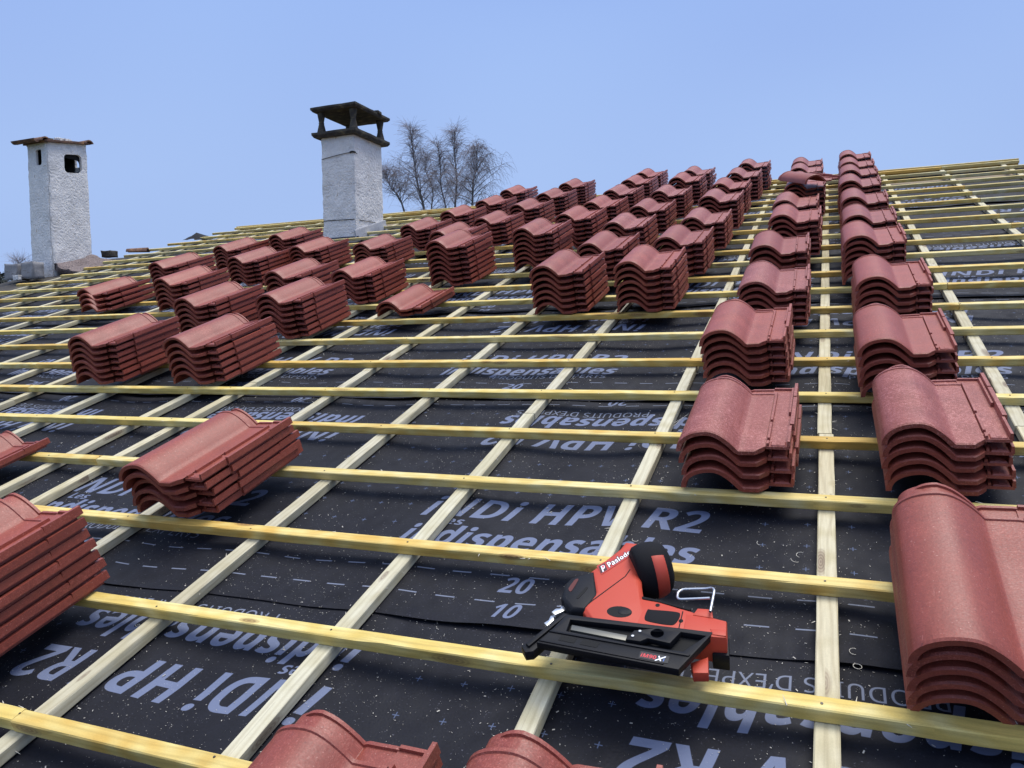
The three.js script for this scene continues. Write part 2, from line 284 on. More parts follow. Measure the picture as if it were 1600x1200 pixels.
// ---------------------------------------------------------------- roof tiles
const TL = 0.44, TW = 0.285;
const PROF = [];
for (let i = 0; i <= 10; i++) { const a = i / 10, x = 0.079 * (1 - Math.cos(a * Math.PI / 2)); PROF.push([x, 0.010 + 0.058 * Math.pow(Math.sin(a * Math.PI / 2), 0.92)]); }
for (let i = 1; i <= 7; i++) { const a = i / 7; PROF.push([0.079 + 0.077 * a, 0.0182 + 0.0498 * Math.pow(Math.cos(a * Math.PI / 2), 0.94)]); }
PROF.push([0.1575, 0.0176], [0.175, 0.0180], [0.195, 0.0187], [0.209, 0.0192], [0.2185, 0.0185]);
function tileGeo(ox, oy) {
  const out = [];
  const quadStrip = (rowsTop) => {                      // rows of points -> grid
    const pos = [], idx = [], m = rowsTop[0].length;
    for (const r of rowsTop) for (const p of r) pos.push(...p);
    for (let j = 0; j < rowsTop.length - 1; j++) for (let k = 0; k < m - 1; k++) { const a = j * m + k; idx.push(a, a + 1, a + m, a + m, a + 1, a + m + 1); }
    const g = new THREE.BufferGeometry(); g.setAttribute('position', new THREE.Float32BufferAttribute(pos, 3)); g.setIndex(idx); return g.toNonIndexed();
  };
  const T = 0.0128;
  const nrm = PROF.map((p, i) => { const a = PROF[Math.max(0, i - 1)], b = PROF[Math.min(PROF.length - 1, i + 1)], dx = b[0] - a[0], dz = b[1] - a[1], l = Math.hypot(dx, dz); return [-dz / l, dx / l]; });
  const top = (i, y) => {
    let [x, z] = PROF[i];
    if (y > 0.3935) { const q = clamp((y - 0.3935) / 0.003); z -= 0.0105 * q * (i > 17 ? 0.6 : 1); x += (i < 10 ? (10 - i) / 10 * 0.034 : 0) * q - (i > 10 && i < 18 ? 0.007 * q : 0); if (y > 0.4305 && y < 0.4385) z += 0.0045; }
    else if (y > 0.385) z += 0.0030;
    if (y < 0.001) z -= 0.0028;
    return [x, z, -y];
  };
  const bot = (i, y) => { const [x, z] = PROF[i], [a, b] = nrm[i]; return [Math.max(0.0015, x - a * T), Math.max(0.0006 * (i > 1), z - b * T), -y]; };
  const ys = [0, 0.0045, 0.05, 0.12, 0.2, 0.28, 0.36, 0.3845, 0.3865, 0.3935, 0.3965, 0.4295, 0.4310, 0.4380, 0.4395, TL];
  const yb = [0, 0.0045, 0.2, TL];
  const all = PROF.map((_, i) => i);
  // corner of the pan cut off at the nose, beside the lock
  out.push(quadStrip(ys.map((y) => all.map((i) => top(i, i >= 21 && y < 0.01 ? y + 0.014 * (i - 20) : y)))));
  out.push(quadStrip(yb.map((y) => all.slice().reverse().map((i) => bot(i, i >= 21 && y < 0.01 ? y + 0.014 * (i - 20) : y)))));
  const rim = (y, flip) => { const yy = (i) => (i >= 21 && y < 0.01 ? y + 0.014 * (i - 20) : y), a = all.map((i) => top(i, yy(i))), b = all.map((i) => bot(i, yy(i))); return flip ? [b, a] : [a, b]; };
  out.push(quadStrip(rim(0, true))); out.push(quadStrip(rim(TL, false)));
  const side = (i, flip) => { const a = ys.map((y) => top(i, y)), b = ys.map((y) => bot(i, y)); return flip ? [b, a] : [a, b]; };
  out.push(quadStrip(side(0, false)));
  // the side lock: plate, ribs and flange
  const box = (x0, x1, y0, y1, z0, z1, tap = 0.0012) => {
    const P8 = [[x0, z0, -y0], [x1, z0, -y0], [x1, z0, -y1], [x0, z0, -y1], [x0 + tap, z1, -y0 - tap], [x1 - tap, z1, -y0 - tap], [x1 - tap, z1, -y1 + tap], [x0 + tap, z1, -y1 + tap]];
    const F = [[4, 5, 6, 7], [3, 2, 1, 0], [0, 1, 5, 4], [1, 2, 6, 5], [2, 3, 7, 6], [3, 0, 4, 7]], pos = [];
    for (const f of F) pos.push(...P8[f[0]], ...P8[f[1]], ...P8[f[2]], ...P8[f[0]], ...P8[f[2]], ...P8[f[3]]);
    const g = new THREE.BufferGeometry(); g.setAttribute('position', new THREE.Float32BufferAttribute(pos, 3)); out.push(g);
  };
  box(0.213, 0.2765, 0.034, 0.440, 0.0085, 0.0152);                                  // plate
  box(0.2205, 0.2285, 0.072, 0.178, 0.0140, 0.0232); box(0.2205, 0.2285, 0.192, 0.400, 0.0140, 0.0232); box(0.2205, 0.2285, 0.038, 0.060, 0.0140, 0.0225);   // inner rib
  box(0.2305, 0.2690, 0.036, 0.064, 0.0145, 0.0185, 0.003); box(0.244, 0.256, 0.042, 0.056, 0.0180, 0.0194, 0.001);                                       // tab with a raised mark
  box(0.2700, 0.2790, 0.036, 0.142, 0.0125, 0.0300, 0.0015); box(0.2715, 0.2850, 0.142, 0.340, 0.0145, 0.0330, 0.0018); box(0.2715, 0.2835, 0.340, 0.447, 0.0130, 0.0345, 0.0018);   // outer flange
  box(0.2650, 0.2722, 0.240, 0.430, 0.0140, 0.0262, 0.001);
  box(0.2600, 0.2725, 0.148, 0.435, 0.0015, 0.0105, 0.0008);
  box(0.216, 0.2725, 0.431, 0.440, 0.0140, 0.0212, 0.001);
  let g = mergeGeometries(out.map((q) => { q.deleteAttribute('normal'); return q; }));
  g = toCreasedNormals(g, 0.5);
  const p = g.attributes.position, nn = g.attributes.normal, uv = new Float32Array(p.count * 2);
  for (let i = 0; i < p.count; i++) { const x = p.getX(i), y = p.getY(i), z = p.getZ(i); const flat = Math.abs(nn.getZ(i)) < 0.7; uv[i * 2] = (x + (Math.abs(nn.getX(i)) > 0.7 ? y : 0)) / 0.45 + ox; uv[i * 2 + 1] = (flat ? -z : y) / 0.45 + oy; }
  g.setAttribute('uv', new THREE.BufferAttribute(uv, 2)); return g;
}
const tileGeos = [tileGeo(0, 0), tileGeo(0.37, 0.21), tileGeo(0.61, 0.55), tileGeo(0.13, 0.78)];
function tileTex(dewSparkle, sd) {
  return canvasTex(1024, 1024, (c, w, h) => {
    const img = c.createImageData(w, h), d = img.data, n1 = wrapNoise(w, h, 150, sd), n2 = wrapNoise(w, h, 22, sd + 3), n3 = wrapNoise(w, h, 5.5, sd + 7);
    for (let y = 0; y < h; y++) for (let x = 0; x < w; x++) {
      const a = n1(x, y), b = n2(x, y), f = n3(x, y), r = rnd() - 0.5, k = 1 + a * 0.10 + b * 0.10 + f * 0.20 + r * 0.20, o = (y * w + x) * 4;
      const sp = clamp((f * 0.9 + b * 0.35 + a * 0.16 + r * 0.5 - 0.26 + dewSparkle * 0.36) * 3.6) * dewSparkle;  // pale specks put the dew sparkle into the tile colour
      const col = [134 * k, 64 * k, 51 * k], wh = [218, 170, 168];
      for (let q = 0; q < 3; q++) d[o + q] = clamp(col[q] * (1 - sp) + wh[q] * sp, 0, 255); d[o + 3] = 255;
    }
    c.putImageData(img, 0, 0);
    for (let i = 0; i < 1000; i++) { const x = rnd() * w, y = rnd() * h, s = rr(0.8, 2.8); c.fillStyle = `rgba(216,180,168,${rr(0.15, 0.55)})`; c.beginPath(); c.ellipse(x, y, s * rr(0.6, 1.6), s * 0.7, rnd() * 3, 0, 6.3); c.fill(); }
    for (let i = 0; i < 130; i++) { const x = rnd() * w, y = rnd() * h, s = rr(1, 4); c.fillStyle = `rgba(92,44,38,${rr(0.2, 0.6)})`; c.beginPath(); c.ellipse(x, y, s * 1.5, s * 0.7, rnd() * 3, 0, 6.3); c.fill(); }
    for (let i = 0; i < 46; i++) { const x = rnd() * w, y = rnd() * h, a = rr(-0.5, 0.5) + (rnd() < 0.4 ? 1.5 : 0), l = rr(6, 50); c.strokeStyle = `rgba(212,160,150,${rr(0.15, 0.4)})`; c.lineWidth = rr(0.8, 1.8); c.beginPath(); c.moveTo(x, y); c.lineTo(x + Math.cos(a) * l, y + Math.sin(a) * l); c.stroke(); }
  });
}
const tileRough = pixelTex(512, 512, (() => { const a = wrapNoise(512, 512, 120, 61), b = wrapNoise(512, 512, 4, 62); return (x, y) => { const k = 196 + a(x, y) * 40 + b(x, y) * 90; return [k, k, k]; }; })(), false);
const tileBump = pixelTex(512, 512, (() => { const a = wrapNoise(512, 512, 4, 71), b = wrapNoise(512, 512, 9, 72); return (x, y) => { const k = 128 + a(x, y) * 110 + b(x, y) * 70; return [k, k, k]; }; })(), false);
const tileMaps = [[0.14, 5], [0.28, 25], [0.58, 45]].map(([du, sd]) => tileTex(du, sd));
const tileMats = [[0, 1, 0.98, 0.96], [1, 0.97, 0.95, 0.95], [2, 0.96, 0.95, 0.96], [0, 0.84, 0.80, 0.78], [1, 1.1, 1.06, 1.02], [0, 1.08, 1.1, 1.06]].map(([i, r, g, b]) => new THREE.MeshStandardMaterial({ map: tileMaps[i], color: new THREE.Color(r, g, b), roughness: 0.66, roughnessMap: tileRough, bumpMap: tileBump, bumpScale: 0.0007 }));

// [name, u and v of the lowest nose, u and v of the topmost nose, tiles, rise per tile]
const STACKS = [
  ['R1',0.108,1.140,0.100,1.106,5,0.0300],
  ['R2',0.142,1.882,0.129,1.881,5,0.0305],
  ['R3',0.109,2.511,0.096,2.513,5,0.0335],
  ['R4',0.113,3.292,0.113,3.292,6,0.0294],
  ['R5',0.081,4.014,0.081,4.014,7,0.0298],
  ['R6',0.091,4.734,0.091,4.734,6,0.0322],
  ['R7',0.094,5.455,0.094,5.455,6,0.0326],
  ['R8',0.092,6.172,0.092,6.172,7,0.0298],
  ['R9',0.111,6.890,0.111,6.890,6,0.0350],
  ['R10',0.119,7.617,0.119,7.617,6,0.0334],
  ['R11',0.126,8.336,0.126,8.336,6,0.0336],
  ['Q1',-0.347,1.842,-0.356,1.850,4,0.0335],
  ['Q2',-0.386,2.610,-0.398,2.587,6,0.0300],
  ['Q3',-0.341,3.294,-0.341,3.294,6,0.0292],
  ['Q4',-0.354,4.011,-0.354,4.011,6,0.0320],
  ['Q5',-0.304,4.733,-0.304,4.733,7,0.0320],
  ['Q6',-0.324,5.451,-0.324,5.451,6,0.0350],
  ['Q7',-0.280,6.173,-0.280,6.173,7,0.0320],
  ['Q8',-0.282,6.891,-0.282,6.891,6,0.0308],
  ['Q9',-0.300,7.616,-0.300,7.616,6,0.0312],
  ['Q10',-0.310,8.331,-0.310,8.331,5,0.0360],
  ['P1',-0.945,3.626,-0.949,3.626,7,0.0320],
  ['P2',-0.902,4.372,-0.902,4.372,6,0.0338],
  ['P3',-0.868,5.092,-0.868,5.092,6,0.0322],
  ['P4',-0.854,5.811,-0.854,5.811,7,0.0328],
  ['P5',-0.860,6.534,-0.860,6.534,7,0.0330],
  ['P6',-0.818,7.253,-0.818,7.253,7,0.0333],
  ['P7',-0.783,7.974,-0.783,7.974,7,0.0347],
  ['O1',-1.377,3.633,-1.384,3.633,7,0.0318],
  ['O2',-1.353,4.374,-1.353,4.374,6,0.0322],
  ['O3',-1.383,5.094,-1.383,5.094,6,0.0332],
  ['O4',-1.370,5.813,-1.370,5.813,6,0.0332],
  ['O5',-1.347,6.533,-1.347,6.533,7,0.0303],
  ['O6',-1.319,7.253,-1.319,7.253,7,0.0342],
  ['O7',-1.320,7.969,-1.320,7.969,7,0.0318],
  ['N1',-1.901,4.746,-1.898,4.744,8,0.0316],
  ['N2',-1.833,5.453,-1.833,5.453,7,0.0328],
  ['N3',-1.830,6.175,-1.830,6.175,7,0.0298],
  ['N4',-1.844,6.895,-1.844,6.895,7,0.0305],
  ['N5',-1.848,7.609,-1.848,7.609,7,0.0315],
  ['N6',-1.873,8.331,-1.873,8.331,7,0.0300],
  ['M1',-2.353,4.398,-2.358,4.398,8,0.0333],
  ['M1b',-2.684,5.092,-2.684,5.092,7,0.0320],
  ['M2',-2.645,5.813,-2.645,5.813,6,0.0336],
  ['M3',-2.608,6.535,-2.608,6.535,6,0.0338],
  ['M4',-2.597,7.251,-2.597,7.251,6,0.0342],
  ['M5',-2.596,7.976,-2.596,7.976,7,0.0297],
  ['L1',-3.348,5.094,-3.348,5.094,6,0.0290],
  ['L2',-3.322,5.813,-3.322,5.813,6,0.0322],
  ['L3',-3.294,6.537,-3.294,6.537,6,0.0324],
  ['L4',-3.246,7.250,-3.246,7.250,6,0.0308],
  ['L5',-3.263,7.975,-3.263,7.975,6,0.0334],
  ['K1',-2.830,4.011,-2.830,4.011,6,0.0310],
  ['J1',-2.829,3.291,-2.829,3.291,7,0.0310],
  ['J2',-3.341,4.013,-3.341,4.013,6,0.0346],
  ['J3',-3.938,5.091,-3.938,5.091,6,0.0318],
  ['J4',-4.685,5.817,-4.685,5.817,6,0.0338],
  ['I1',-2.796,2.587,-2.806,2.587,6,0.0328],
  ['I2',-3.410,3.295,-3.410,3.295,7,0.0308],
  ['I3',-4.284,4.014,-4.284,4.014,6,0.0338],
  ['I4',-5.043,4.732,-5.043,4.732,6,0.0330],
  ['I5',-4.254,4.734,-4.254,4.734,6,0.0332],
  ['I6',-5.019,5.457,-5.019,5.457,6,0.0312],
  ['H1',-3.407,2.576,-3.388,2.577,7,0.0305],
  ['H2',-5.092,4.068,-5.182,4.143,4,0.0335],
  ['LS',-1.898,1.495,-1.890,1.462,5,0.0300],
  ['U',-2.343,3.688,-2.337,3.674,2,0.0300],
  ['FL', -1.955, 0.738, -1.957, 0.728, 7, 0.0310],
  ['FS', -3.06, 1.468, -3.06, 1.468, 1, 0.032],
  ['B1', -0.85, 0.392, -0.85, 0.390, 2, 0.032],
  ['B2', -0.483, 0.392, -0.483, 0.390, 3, 0.032],
];
const ORD = ['top', 'second', 'third', 'fourth', 'fifth', 'sixth', 'seventh', 'eighth', 'ninth', 'tenth', 'eleventh'];
const COLS = { R: 'rightmost column', Q: 'second column from the right', P: 'third column from the right', O: 'fourth column from the right', N: 'fifth column from the right', M: 'sixth column from the right', L: 'column right behind the tall chimney' };
const WHERE = {
  LS: 'leaning five-tile stack left of centre', FL: 'big stack cut by the left edge', FS: 'lone tile cut by the left edge', B1: 'left stack cut by the bottom edge', B2: 'right stack cut by the bottom edge', U: 'lone pair of tiles mid roof',
  H1: 'front left stack of the left group', I1: 'front right stack of the left group', I2: 'stack just behind the front left pair', J1: 'front stack left of the lone pair', H2: 'low stack at the far left verge', K1: 'stack just behind the lone pair',
  I3: 'left group, third row, second stack from left', J2: 'left group, third row, third stack from left', I4: 'left group, fourth row, leftmost stack', I5: 'left group, fourth row, second stack', J3: 'stack below left of the tall chimney', I6: 'left group, rearmost left stack', J4: 'left group, rearmost right stack', M1: 'tallest stack, right of the tall chimney', M1b: 'stack hidden behind the tallest stack',
};
const all = [];
for (const [nm, ub, vb, ut, vt, N, pit] of STACKS) {
  const key = nm.replace(/b$/, ''), col = COLS[key[0]], where = WHERE[nm] ?? (ORD[+key.slice(1) - 1].replace('top', 'front') + ' stack, ' + col);
  for (let i = 0; i < N; i++) {
    const t = N > 1 ? i / (N - 1) : 0, big = nm === 'LS' || nm === 'FL';
    const low = nm === 'R1' ? -0.026 : 0, j = big ? 0.010 : 0.0045;
    const u = ub + (nm === 'R1' ? 0.022 : 0) + (ut - ub) * t + (i && i < N - 1 ? rr(-j, j) : 0), v = vb + (vt - vb) * t + (i && i < N - 1 ? rr(-j, j) : 0);
    all.push({ nm, i, N, where, u, v, n: 0.0012 + low + (nm === 'R1' ? 0.0335 : pit) * i, yaw: i ? rr(-0.012, 0.012) * (big ? 1.6 : 1) : 0, tilt: nm === 'R1' ? 0.095 : rr(-0.004, 0.004), roll: rr(-0.004, 0.004), gi: Math.floor(rnd() * 4), mi: i === N - 1 ? (nm === 'Q1' || nm === 'R2' ? 2 : nm === 'R1' ? 0 : /^[QPON]/.test(nm) ? [1, 2, 2, 4][Math.floor(rnd() * 4)] : [0, 1, 4, 5, 0][Math.floor(rnd() * 5)]) : [0, 1, 3, 4, 5, 0, 1][Math.floor(rnd() * 7)] });
  }
}
// the tile thrown across the far end of the second column
all.push({ nm: 'T', i: 0, N: 1, where: '', u: -0.13, v: 5.95, n: 0.262, yaw: 0.0, tilt: 0.0, roll: 0, gi: 1, mi: 0, odd: true });
for (const a of all) a.d = W(a.u, a.v, a.n).distanceTo(camera.position) - (a.i === a.N - 1 ? 6 : 0) - (a.odd ? 6 : 0);
all.sort((a, b) => a.d - b.d);
const rest = [];
const placeTile = (o, a) => {
  place(o, a.u, a.v, a.n, a.yaw);
  o.quaternion.multiply(new THREE.Quaternion().setFromEuler(new THREE.Euler(a.tilt, 0, a.roll)));
  if (a.odd) o.quaternion.setFromEuler(new THREE.Euler(PITCH, 0, 0)).multiply(new THREE.Quaternion().setFromAxisAngle(new THREE.Vector3(0, 1, 0), 0.5));
  return o;
};
const proto = tileGeos.map((g) => tileMats.map((m) => new THREE.Mesh(g, m)));
let count = 0;
for (const a of all) {
  if (count >= 300) { rest.push(a); continue; }
  count++;
  const m = proto[a.gi][a.mi].clone(), from = a.N - 1 - a.i;
  placeTile(m, a);
  const label = a.odd ? 'red clay tile thrown crosswise over the far end of the second column' : a.N === 1 ? 'red clay roof tile, ' + a.where : a.where.startsWith('lone pair') ? (from ? 'lower' : 'upper') + ' red clay tile of the ' + a.where : 'red roof tile, ' + (from ? (from === a.N - 1 ? 'bottom one' : ORD[from] + ' from top') : 'top one') + ', ' + a.where;
  tag(m, 'clay_tile', label, 'roof tile', 'loose red roof tiles stacked on the battens');
}
if (rest.length) {
  const g = new THREE.Group(); g.name = 'far_clay_tiles'; g.userData = { label: 'lower tiles of the far stacks near the ridge', category: 'roof tiles', kind: 'stuff' };
  const im = new THREE.InstancedMesh(tileGeos[0], tileMats[1], rest.length), o = new THREE.Object3D();
  rest.forEach((a, i) => { placeTile(o, a); o.updateMatrix(); im.setMatrixAt(i, o.matrix); });
  im.name = 'far_clay_tiles'; im.userData = g.userData; im.castShadow = im.receiveShadow = true; scene.add(im);
}
// ---------------------------------------------------------------- nail gun lying on its side between two battens
{
  const gun = thing('nail_gun', 'red and black cordless nail gun lying on its side between two battens', 'nail gun');
  place(gun, -0.34, 1.288, 0);
  const logoTex = canvasTex(512, 128, (c) => { c.fillStyle = 'rgb(178,46,38)'; c.fillRect(0, 0, 512, 128);
    c.save(); c.transform(1, 0, -0.18, 1, 14, 0); c.fillStyle = '#3a0d12'; c.fillRect(6, 16, 96, 98); c.fillStyle = '#f2eef0'; c.font = 'bold 112px sans-serif'; c.fillText('P', 26, 108); c.fillStyle = '#d8435a'; c.fillRect(52, 34, 26, 22); c.restore();
    c.lineJoin = 'round'; c.font = 'bold 98px sans-serif'; const m = c.measureText('Paslode').width; c.save(); c.translate(128, 98); c.scale(366 / m, 1); c.strokeStyle = '#30080a'; c.lineWidth = 16; c.strokeText('Paslode', 0, 0); c.fillStyle = '#f4f2f2'; c.fillText('Paslode', 0, 0); c.restore(); });
  const labelTex = canvasTex(512, 128, (c) => { c.fillStyle = 'rgb(16,17,20)'; c.fillRect(0, 0, 512, 128); c.transform(1, 0, -0.16, 1, 20, 0); c.font = 'bold 92px sans-serif'; c.fillStyle = '#d2373f'; const m = c.measureText('iM90').width; c.save(); c.translate(8, 98); c.scale(280 / m, 1); c.fillText('iM90', 0, 0); c.restore();
    c.lineCap = 'round'; c.lineWidth = 20; c.strokeStyle = '#f2f4f8'; c.beginPath(); c.moveTo(292, 114); c.lineTo(428, 26); c.moveTo(320, 34); c.lineTo(376, 104); c.stroke(); c.fillStyle = '#5b86d8'; c.font = 'bold 70px sans-serif'; c.fillText('i', 412, 108); });
  const fineBump = memBump.clone(); fineBump.repeat.set(24, 24);
  const red = new THREE.MeshPhysicalMaterial({ color: new THREE.Color().setRGB(0.48, 0.058, 0.030), roughness: 0.5, specularIntensity: 0.7, bumpMap: fineBump, bumpScale: 0.00025 });
  const blk = (c, ro, b) => new THREE.MeshPhysicalMaterial({ color: new THREE.Color(...c), roughness: ro, specularIntensity: 0.45, bumpMap: fineBump, bumpScale: b }), black = blk([0.006, 0.0065, 0.009], 0.55, 0.0003), rubber = blk([0.006, 0.006, 0.008], 0.8, 0.0004);
  const pit = std([0.004, 0.004, 0.004], 0.9), steel = new THREE.MeshStandardMaterial({ color: 0xd9dbdd, metalness: 0.85, roughness: 0.32 }), dull = new THREE.MeshStandardMaterial({ color: 0x6e6e68, metalness: 0.7, roughness: 0.45 });
  const flat = (pts, z0, z1, bevel = 0.002, holes = []) => {
    const s = new THREE.Shape(pts.map((p) => new THREE.Vector2(...p))); for (const h of holes) s.holes.push(new THREE.Path(h.map((p) => new THREE.Vector2(...p))));
    const g = new THREE.ExtrudeGeometry(s, { depth: z1 - z0 - 2 * bevel, bevelEnabled: bevel > 0, bevelThickness: bevel, bevelSize: bevel, bevelOffset: -bevel, bevelSegments: bevel > 0.006 ? 5 : 2, curveSegments: 8 });
    g.translate(0, 0, z0 + bevel); g.rotateX(-Math.PI / 2); return toCreasedNormals(g, 0.7);
  };
  const smooth = (pts, n = 48) => new THREE.CatmullRomCurve3(pts.map((p) => new THREE.Vector3(p[0], p[1], 0)), true, 'catmullrom', 0.35).getPoints(n).slice(0, -1).map((p) => [p.x, p.y]);
  const ell = (x, y, a, b, n = 20) => Array.from({ length: n }, (_, i) => [x + a * Math.cos(i / n * 6.2832), y + b * Math.sin(i / n * 6.2832)]);
  const panel = (pts, z) => {                           // four corners, anticlockwise from the lower left, carrying a print
    const g = new THREE.BufferGeometry(); g.setAttribute('position', new THREE.Float32BufferAttribute(pts.flatMap(([x, y]) => [x, z, -y]), 3)); g.setAttribute('uv', new THREE.Float32BufferAttribute([0, 0, 1, 0, 1, 1, 0, 1], 2)); g.setIndex([0, 1, 2, 0, 2, 3]); g.computeVertexNormals(); return g;
  };
  // body
  const body = part('body', flat([[-0.068, 0.122], [-0.062, 0.152], [-0.030, 0.150], [-0.012, 0.09], [0.006, 0.0], [0.02, -0.046], [0.034, -0.085], [0.03, -0.135], [-0.06, -0.135], [-0.091, -0.100], [-0.081, -0.044], [-0.108, 0.027]].map(([x, y]) => [x, y + 0.010]), 0.012, 0.078, 0.011), red, gun);
  part('seam', flat([[-0.084, -0.088], [-0.082, -0.090], [-0.030, 0.018], [-0.026, 0.044], [-0.028, 0.045], [-0.032, 0.019]].map(([x, y]) => [x, y + 0.010]), 0.073, 0.0784, 0), pit, body);
  part('logo', panel([[-0.080, 0.026], [-0.032, 0.112], [-0.046, 0.132], [-0.098, 0.054]], 0.0788), new THREE.MeshStandardMaterial({ map: logoTex, roughness: 0.5 }), body);
  part('trigger_hole_shade', flat(ell(-0.016, -0.088, 0.024, 0.017), 0.07, 0.0784, 0), pit, gun);  // black disc painted in place of the shaded trigger hole
  part('trigger_blade', flat(ell(-0.006, -0.086, 0.013, 0.010), 0.07, 0.0792, 0.001), black, gun);
  // handle and battery
  const handle = part('handle', flat(smooth([[0.0, -0.035], [0.02, -0.045], [0.052, -0.049], [0.090, -0.060], [0.122, -0.070], [0.128, -0.095], [0.110, -0.135], [0.082, -0.138], [0.036, -0.138], [0.004, -0.130], [-0.01, -0.07]].map(([x, y]) => [x, y + 0.010]), 60), 0.024, 0.0775, 0.010), red, gun);
  part('rubber_edge', flat([[0.014, -0.028], [0.05, -0.034], [0.092, -0.046], [0.112, -0.052], [0.110, -0.056], [0.05, -0.041], [0.016, -0.036]], 0.03, 0.076, 0.002), rubber, handle);
  part('housing_line', flat([[0.098, -0.064], [0.100, -0.064], [0.101, -0.122], [0.099, -0.122]], 0.07, 0.0779, 0), pit, handle);
  part('grip', flat(smooth([[0.034, -0.082], [0.042, -0.080], [0.094, -0.080], [0.088, -0.118], [0.037, -0.114]].map(([x, y]) => [x, y + 0.010]), 40), 0.06, 0.0784, 0.001), rubber, handle);
  part('screw', flat(ell(0.050, -0.054, 0.0042, 0.0052, 12), 0.07, 0.0779, 0), pit, handle);
  part('screw', flat(ell(0.100, -0.093, 0.0042, 0.0052, 12), 0.07, 0.0779, 0), pit, handle);
  const batt = part('battery', flat([[0.105, -0.078], [0.156, -0.081], [0.180, -0.086], [0.185, -0.134], [0.163, -0.136], [0.107, -0.134]].map(([x, y]) => [x, y + 0.008]), 0.022, 0.079, 0.005), red, gun);
  part('battery_base', flat([[0.150, -0.096], [0.183, -0.090], [0.189, -0.140], [0.160, -0.140]].map(([x, y]) => [x, y + 0.008]), 0.012, 0.046, 0.004), black, batt);
  part('battery_latch', flat([[0.154, -0.118], [0.182, -0.116], [0.1835, -0.1335], [0.160, -0.1335]].map(([x, y]) => [x, y + 0.010]), 0.06, 0.0805, 0.002), red, batt);
  part('hook_mount', flat([[0.124, -0.060], [0.150, -0.058], [0.156, -0.084], [0.118, -0.082]].map(([x, y]) => [x, y + 0.008]), 0.03, 0.080, 0.003), red, gun);
  { // wire belt hook
    const c = new THREE.CurvePath(), q = [[0.150, 0.088, -0.070], [0.150, 0.092, -0.010], [0.143, 0.088, 0.004], [0.130, 0.082, 0.008], [0.088, 0.072, 0.013], [0.079, 0.070, 0.004], [0.080, 0.070, -0.012], [0.088, 0.072, -0.020], [0.144, 0.086, -0.026]].map(([x, n, y]) => new THREE.Vector3(x, n, -y));
    part('belt_hook', new THREE.TubeGeometry(new THREE.CatmullRomCurve3(q, false, 'catmullrom', 0.25), 60, 0.0026, 8), steel, gun);
  }
  // rounded motor cap
  const ax = new THREE.Vector3(Math.cos(0.46), 0.06, -Math.sin(0.46)).normalize(), qc = new THREE.Quaternion().setFromUnitVectors(new THREE.Vector3(0, 1, 0), ax);
  const capProf = [[0.0, -0.03], [0.046, -0.03], [0.053, -0.024], [0.057, -0.012], [0.0585, 0.004], [0.057, 0.018], [0.0525, 0.030], [0.045, 0.039], [0.032, 0.045], [0.018, 0.0475], [0.0, 0.048]].map((p) => new THREE.Vector2(...p));
  const capM = new THREE.Matrix4().compose(new THREE.Vector3(0.005, 0.061, -0.082), qc, new THREE.Vector3(1, 1, 1));
  const cap = part('motor_cap', new THREE.LatheGeometry(capProf, 48).applyMatrix4(capM), rubber, gun);
  const insProf = [[0.0565, 0.002], [0.0597, 0.005], [0.0585, 0.014], [0.0552, 0.0255], [0.0520, 0.0305], [0.048, 0.032]].map((p) => new THREE.Vector2(...p));
  part('cap_insert', new THREE.LatheGeometry(insProf, 24, -0.6, 1.9).applyMatrix4(capM), new THREE.MeshPhysicalMaterial({ color: red.color, roughness: 0.5, side: THREE.DoubleSide }), cap);
  { const ribs = []; for (let i = 0; i < 15; i++) { const g = new THREE.BoxGeometry(0.0022, 0.010, 0.002), a = 2.3 + i * 0.09; g.translate(0, 0.012, 0.0612); g.rotateY(a); ribs.push(g.applyMatrix4(capM)); } part('vent_rib', mergeGeometries(ribs), black, cap).userData.kind = 'stuff'; }
  // nose
  const nose = part('nose_housing', flat([[-0.098, 0.036], [-0.070, -0.044], [-0.082, -0.094], [-0.109, -0.098], [-0.139, -0.066], [-0.146, -0.02], [-0.139, 0.004]], 0.014, 0.080, 0.008), black, gun);
  part('slot', flat(smooth([[-0.132, -0.036], [-0.128, -0.004], [-0.121, -0.002], [-0.124, -0.044]], 24), 0.07, 0.0806, 0), std([0.09, 0.012, 0.01], 0.7), nose);
  part('slot', flat(smooth([[-0.108, -0.060], [-0.099, -0.026], [-0.094, -0.028], [-0.103, -0.064]], 24), 0.07, 0.0806, 0), pit, nose);
  { const g = new THREE.TorusGeometry(0.031, 0.0055, 8, 28); g.scale(1, 1, 1.4); g.applyQuaternion(new THREE.Quaternion().setFromUnitVectors(new THREE.Vector3(0, 0, 1), ax)); g.translate(-0.126, 0.044, 0.064); part('nose_ring', g, black, gun); }
  part('contact_lever', flat([[-0.131, -0.055], [-0.122, -0.060], [-0.128, -0.085], [-0.141, -0.102], [-0.151, -0.094], [-0.146, -0.082], [-0.138, -0.080]], 0.054, 0.064, 0.001), steel, gun);
  part('contact_stop', flat([[-0.152, -0.098], [-0.146, -0.096], [-0.142, -0.110], [-0.149, -0.130], [-0.158, -0.122], [-0.152, -0.112]], 0.05, 0.058, 0.001), steel, gun);
  part('nose_arm', flat([[-0.127, -0.070], [-0.112, -0.084], [-0.156, -0.198], [-0.170, -0.204], [-0.183, -0.188]].map(([x, y]) => [x + 0.008, y - 0.014]), 0.044, 0.064, 0.003), black, gun);
  part('nail_guide', flat([[-0.132, -0.084], [-0.124, -0.088], [-0.166, -0.192], [-0.174, -0.186]].map(([x, y]) => [x + 0.008, y - 0.014]), 0.06, 0.069, 0.001), black, gun);
  // magazine: a frame of bars round an open window
  const mg = (pts) => pts.map(([x, y]) => [x * 0.98 + 0.0077, y * 0.98 - 0.0315]), DZ = 0.0245;
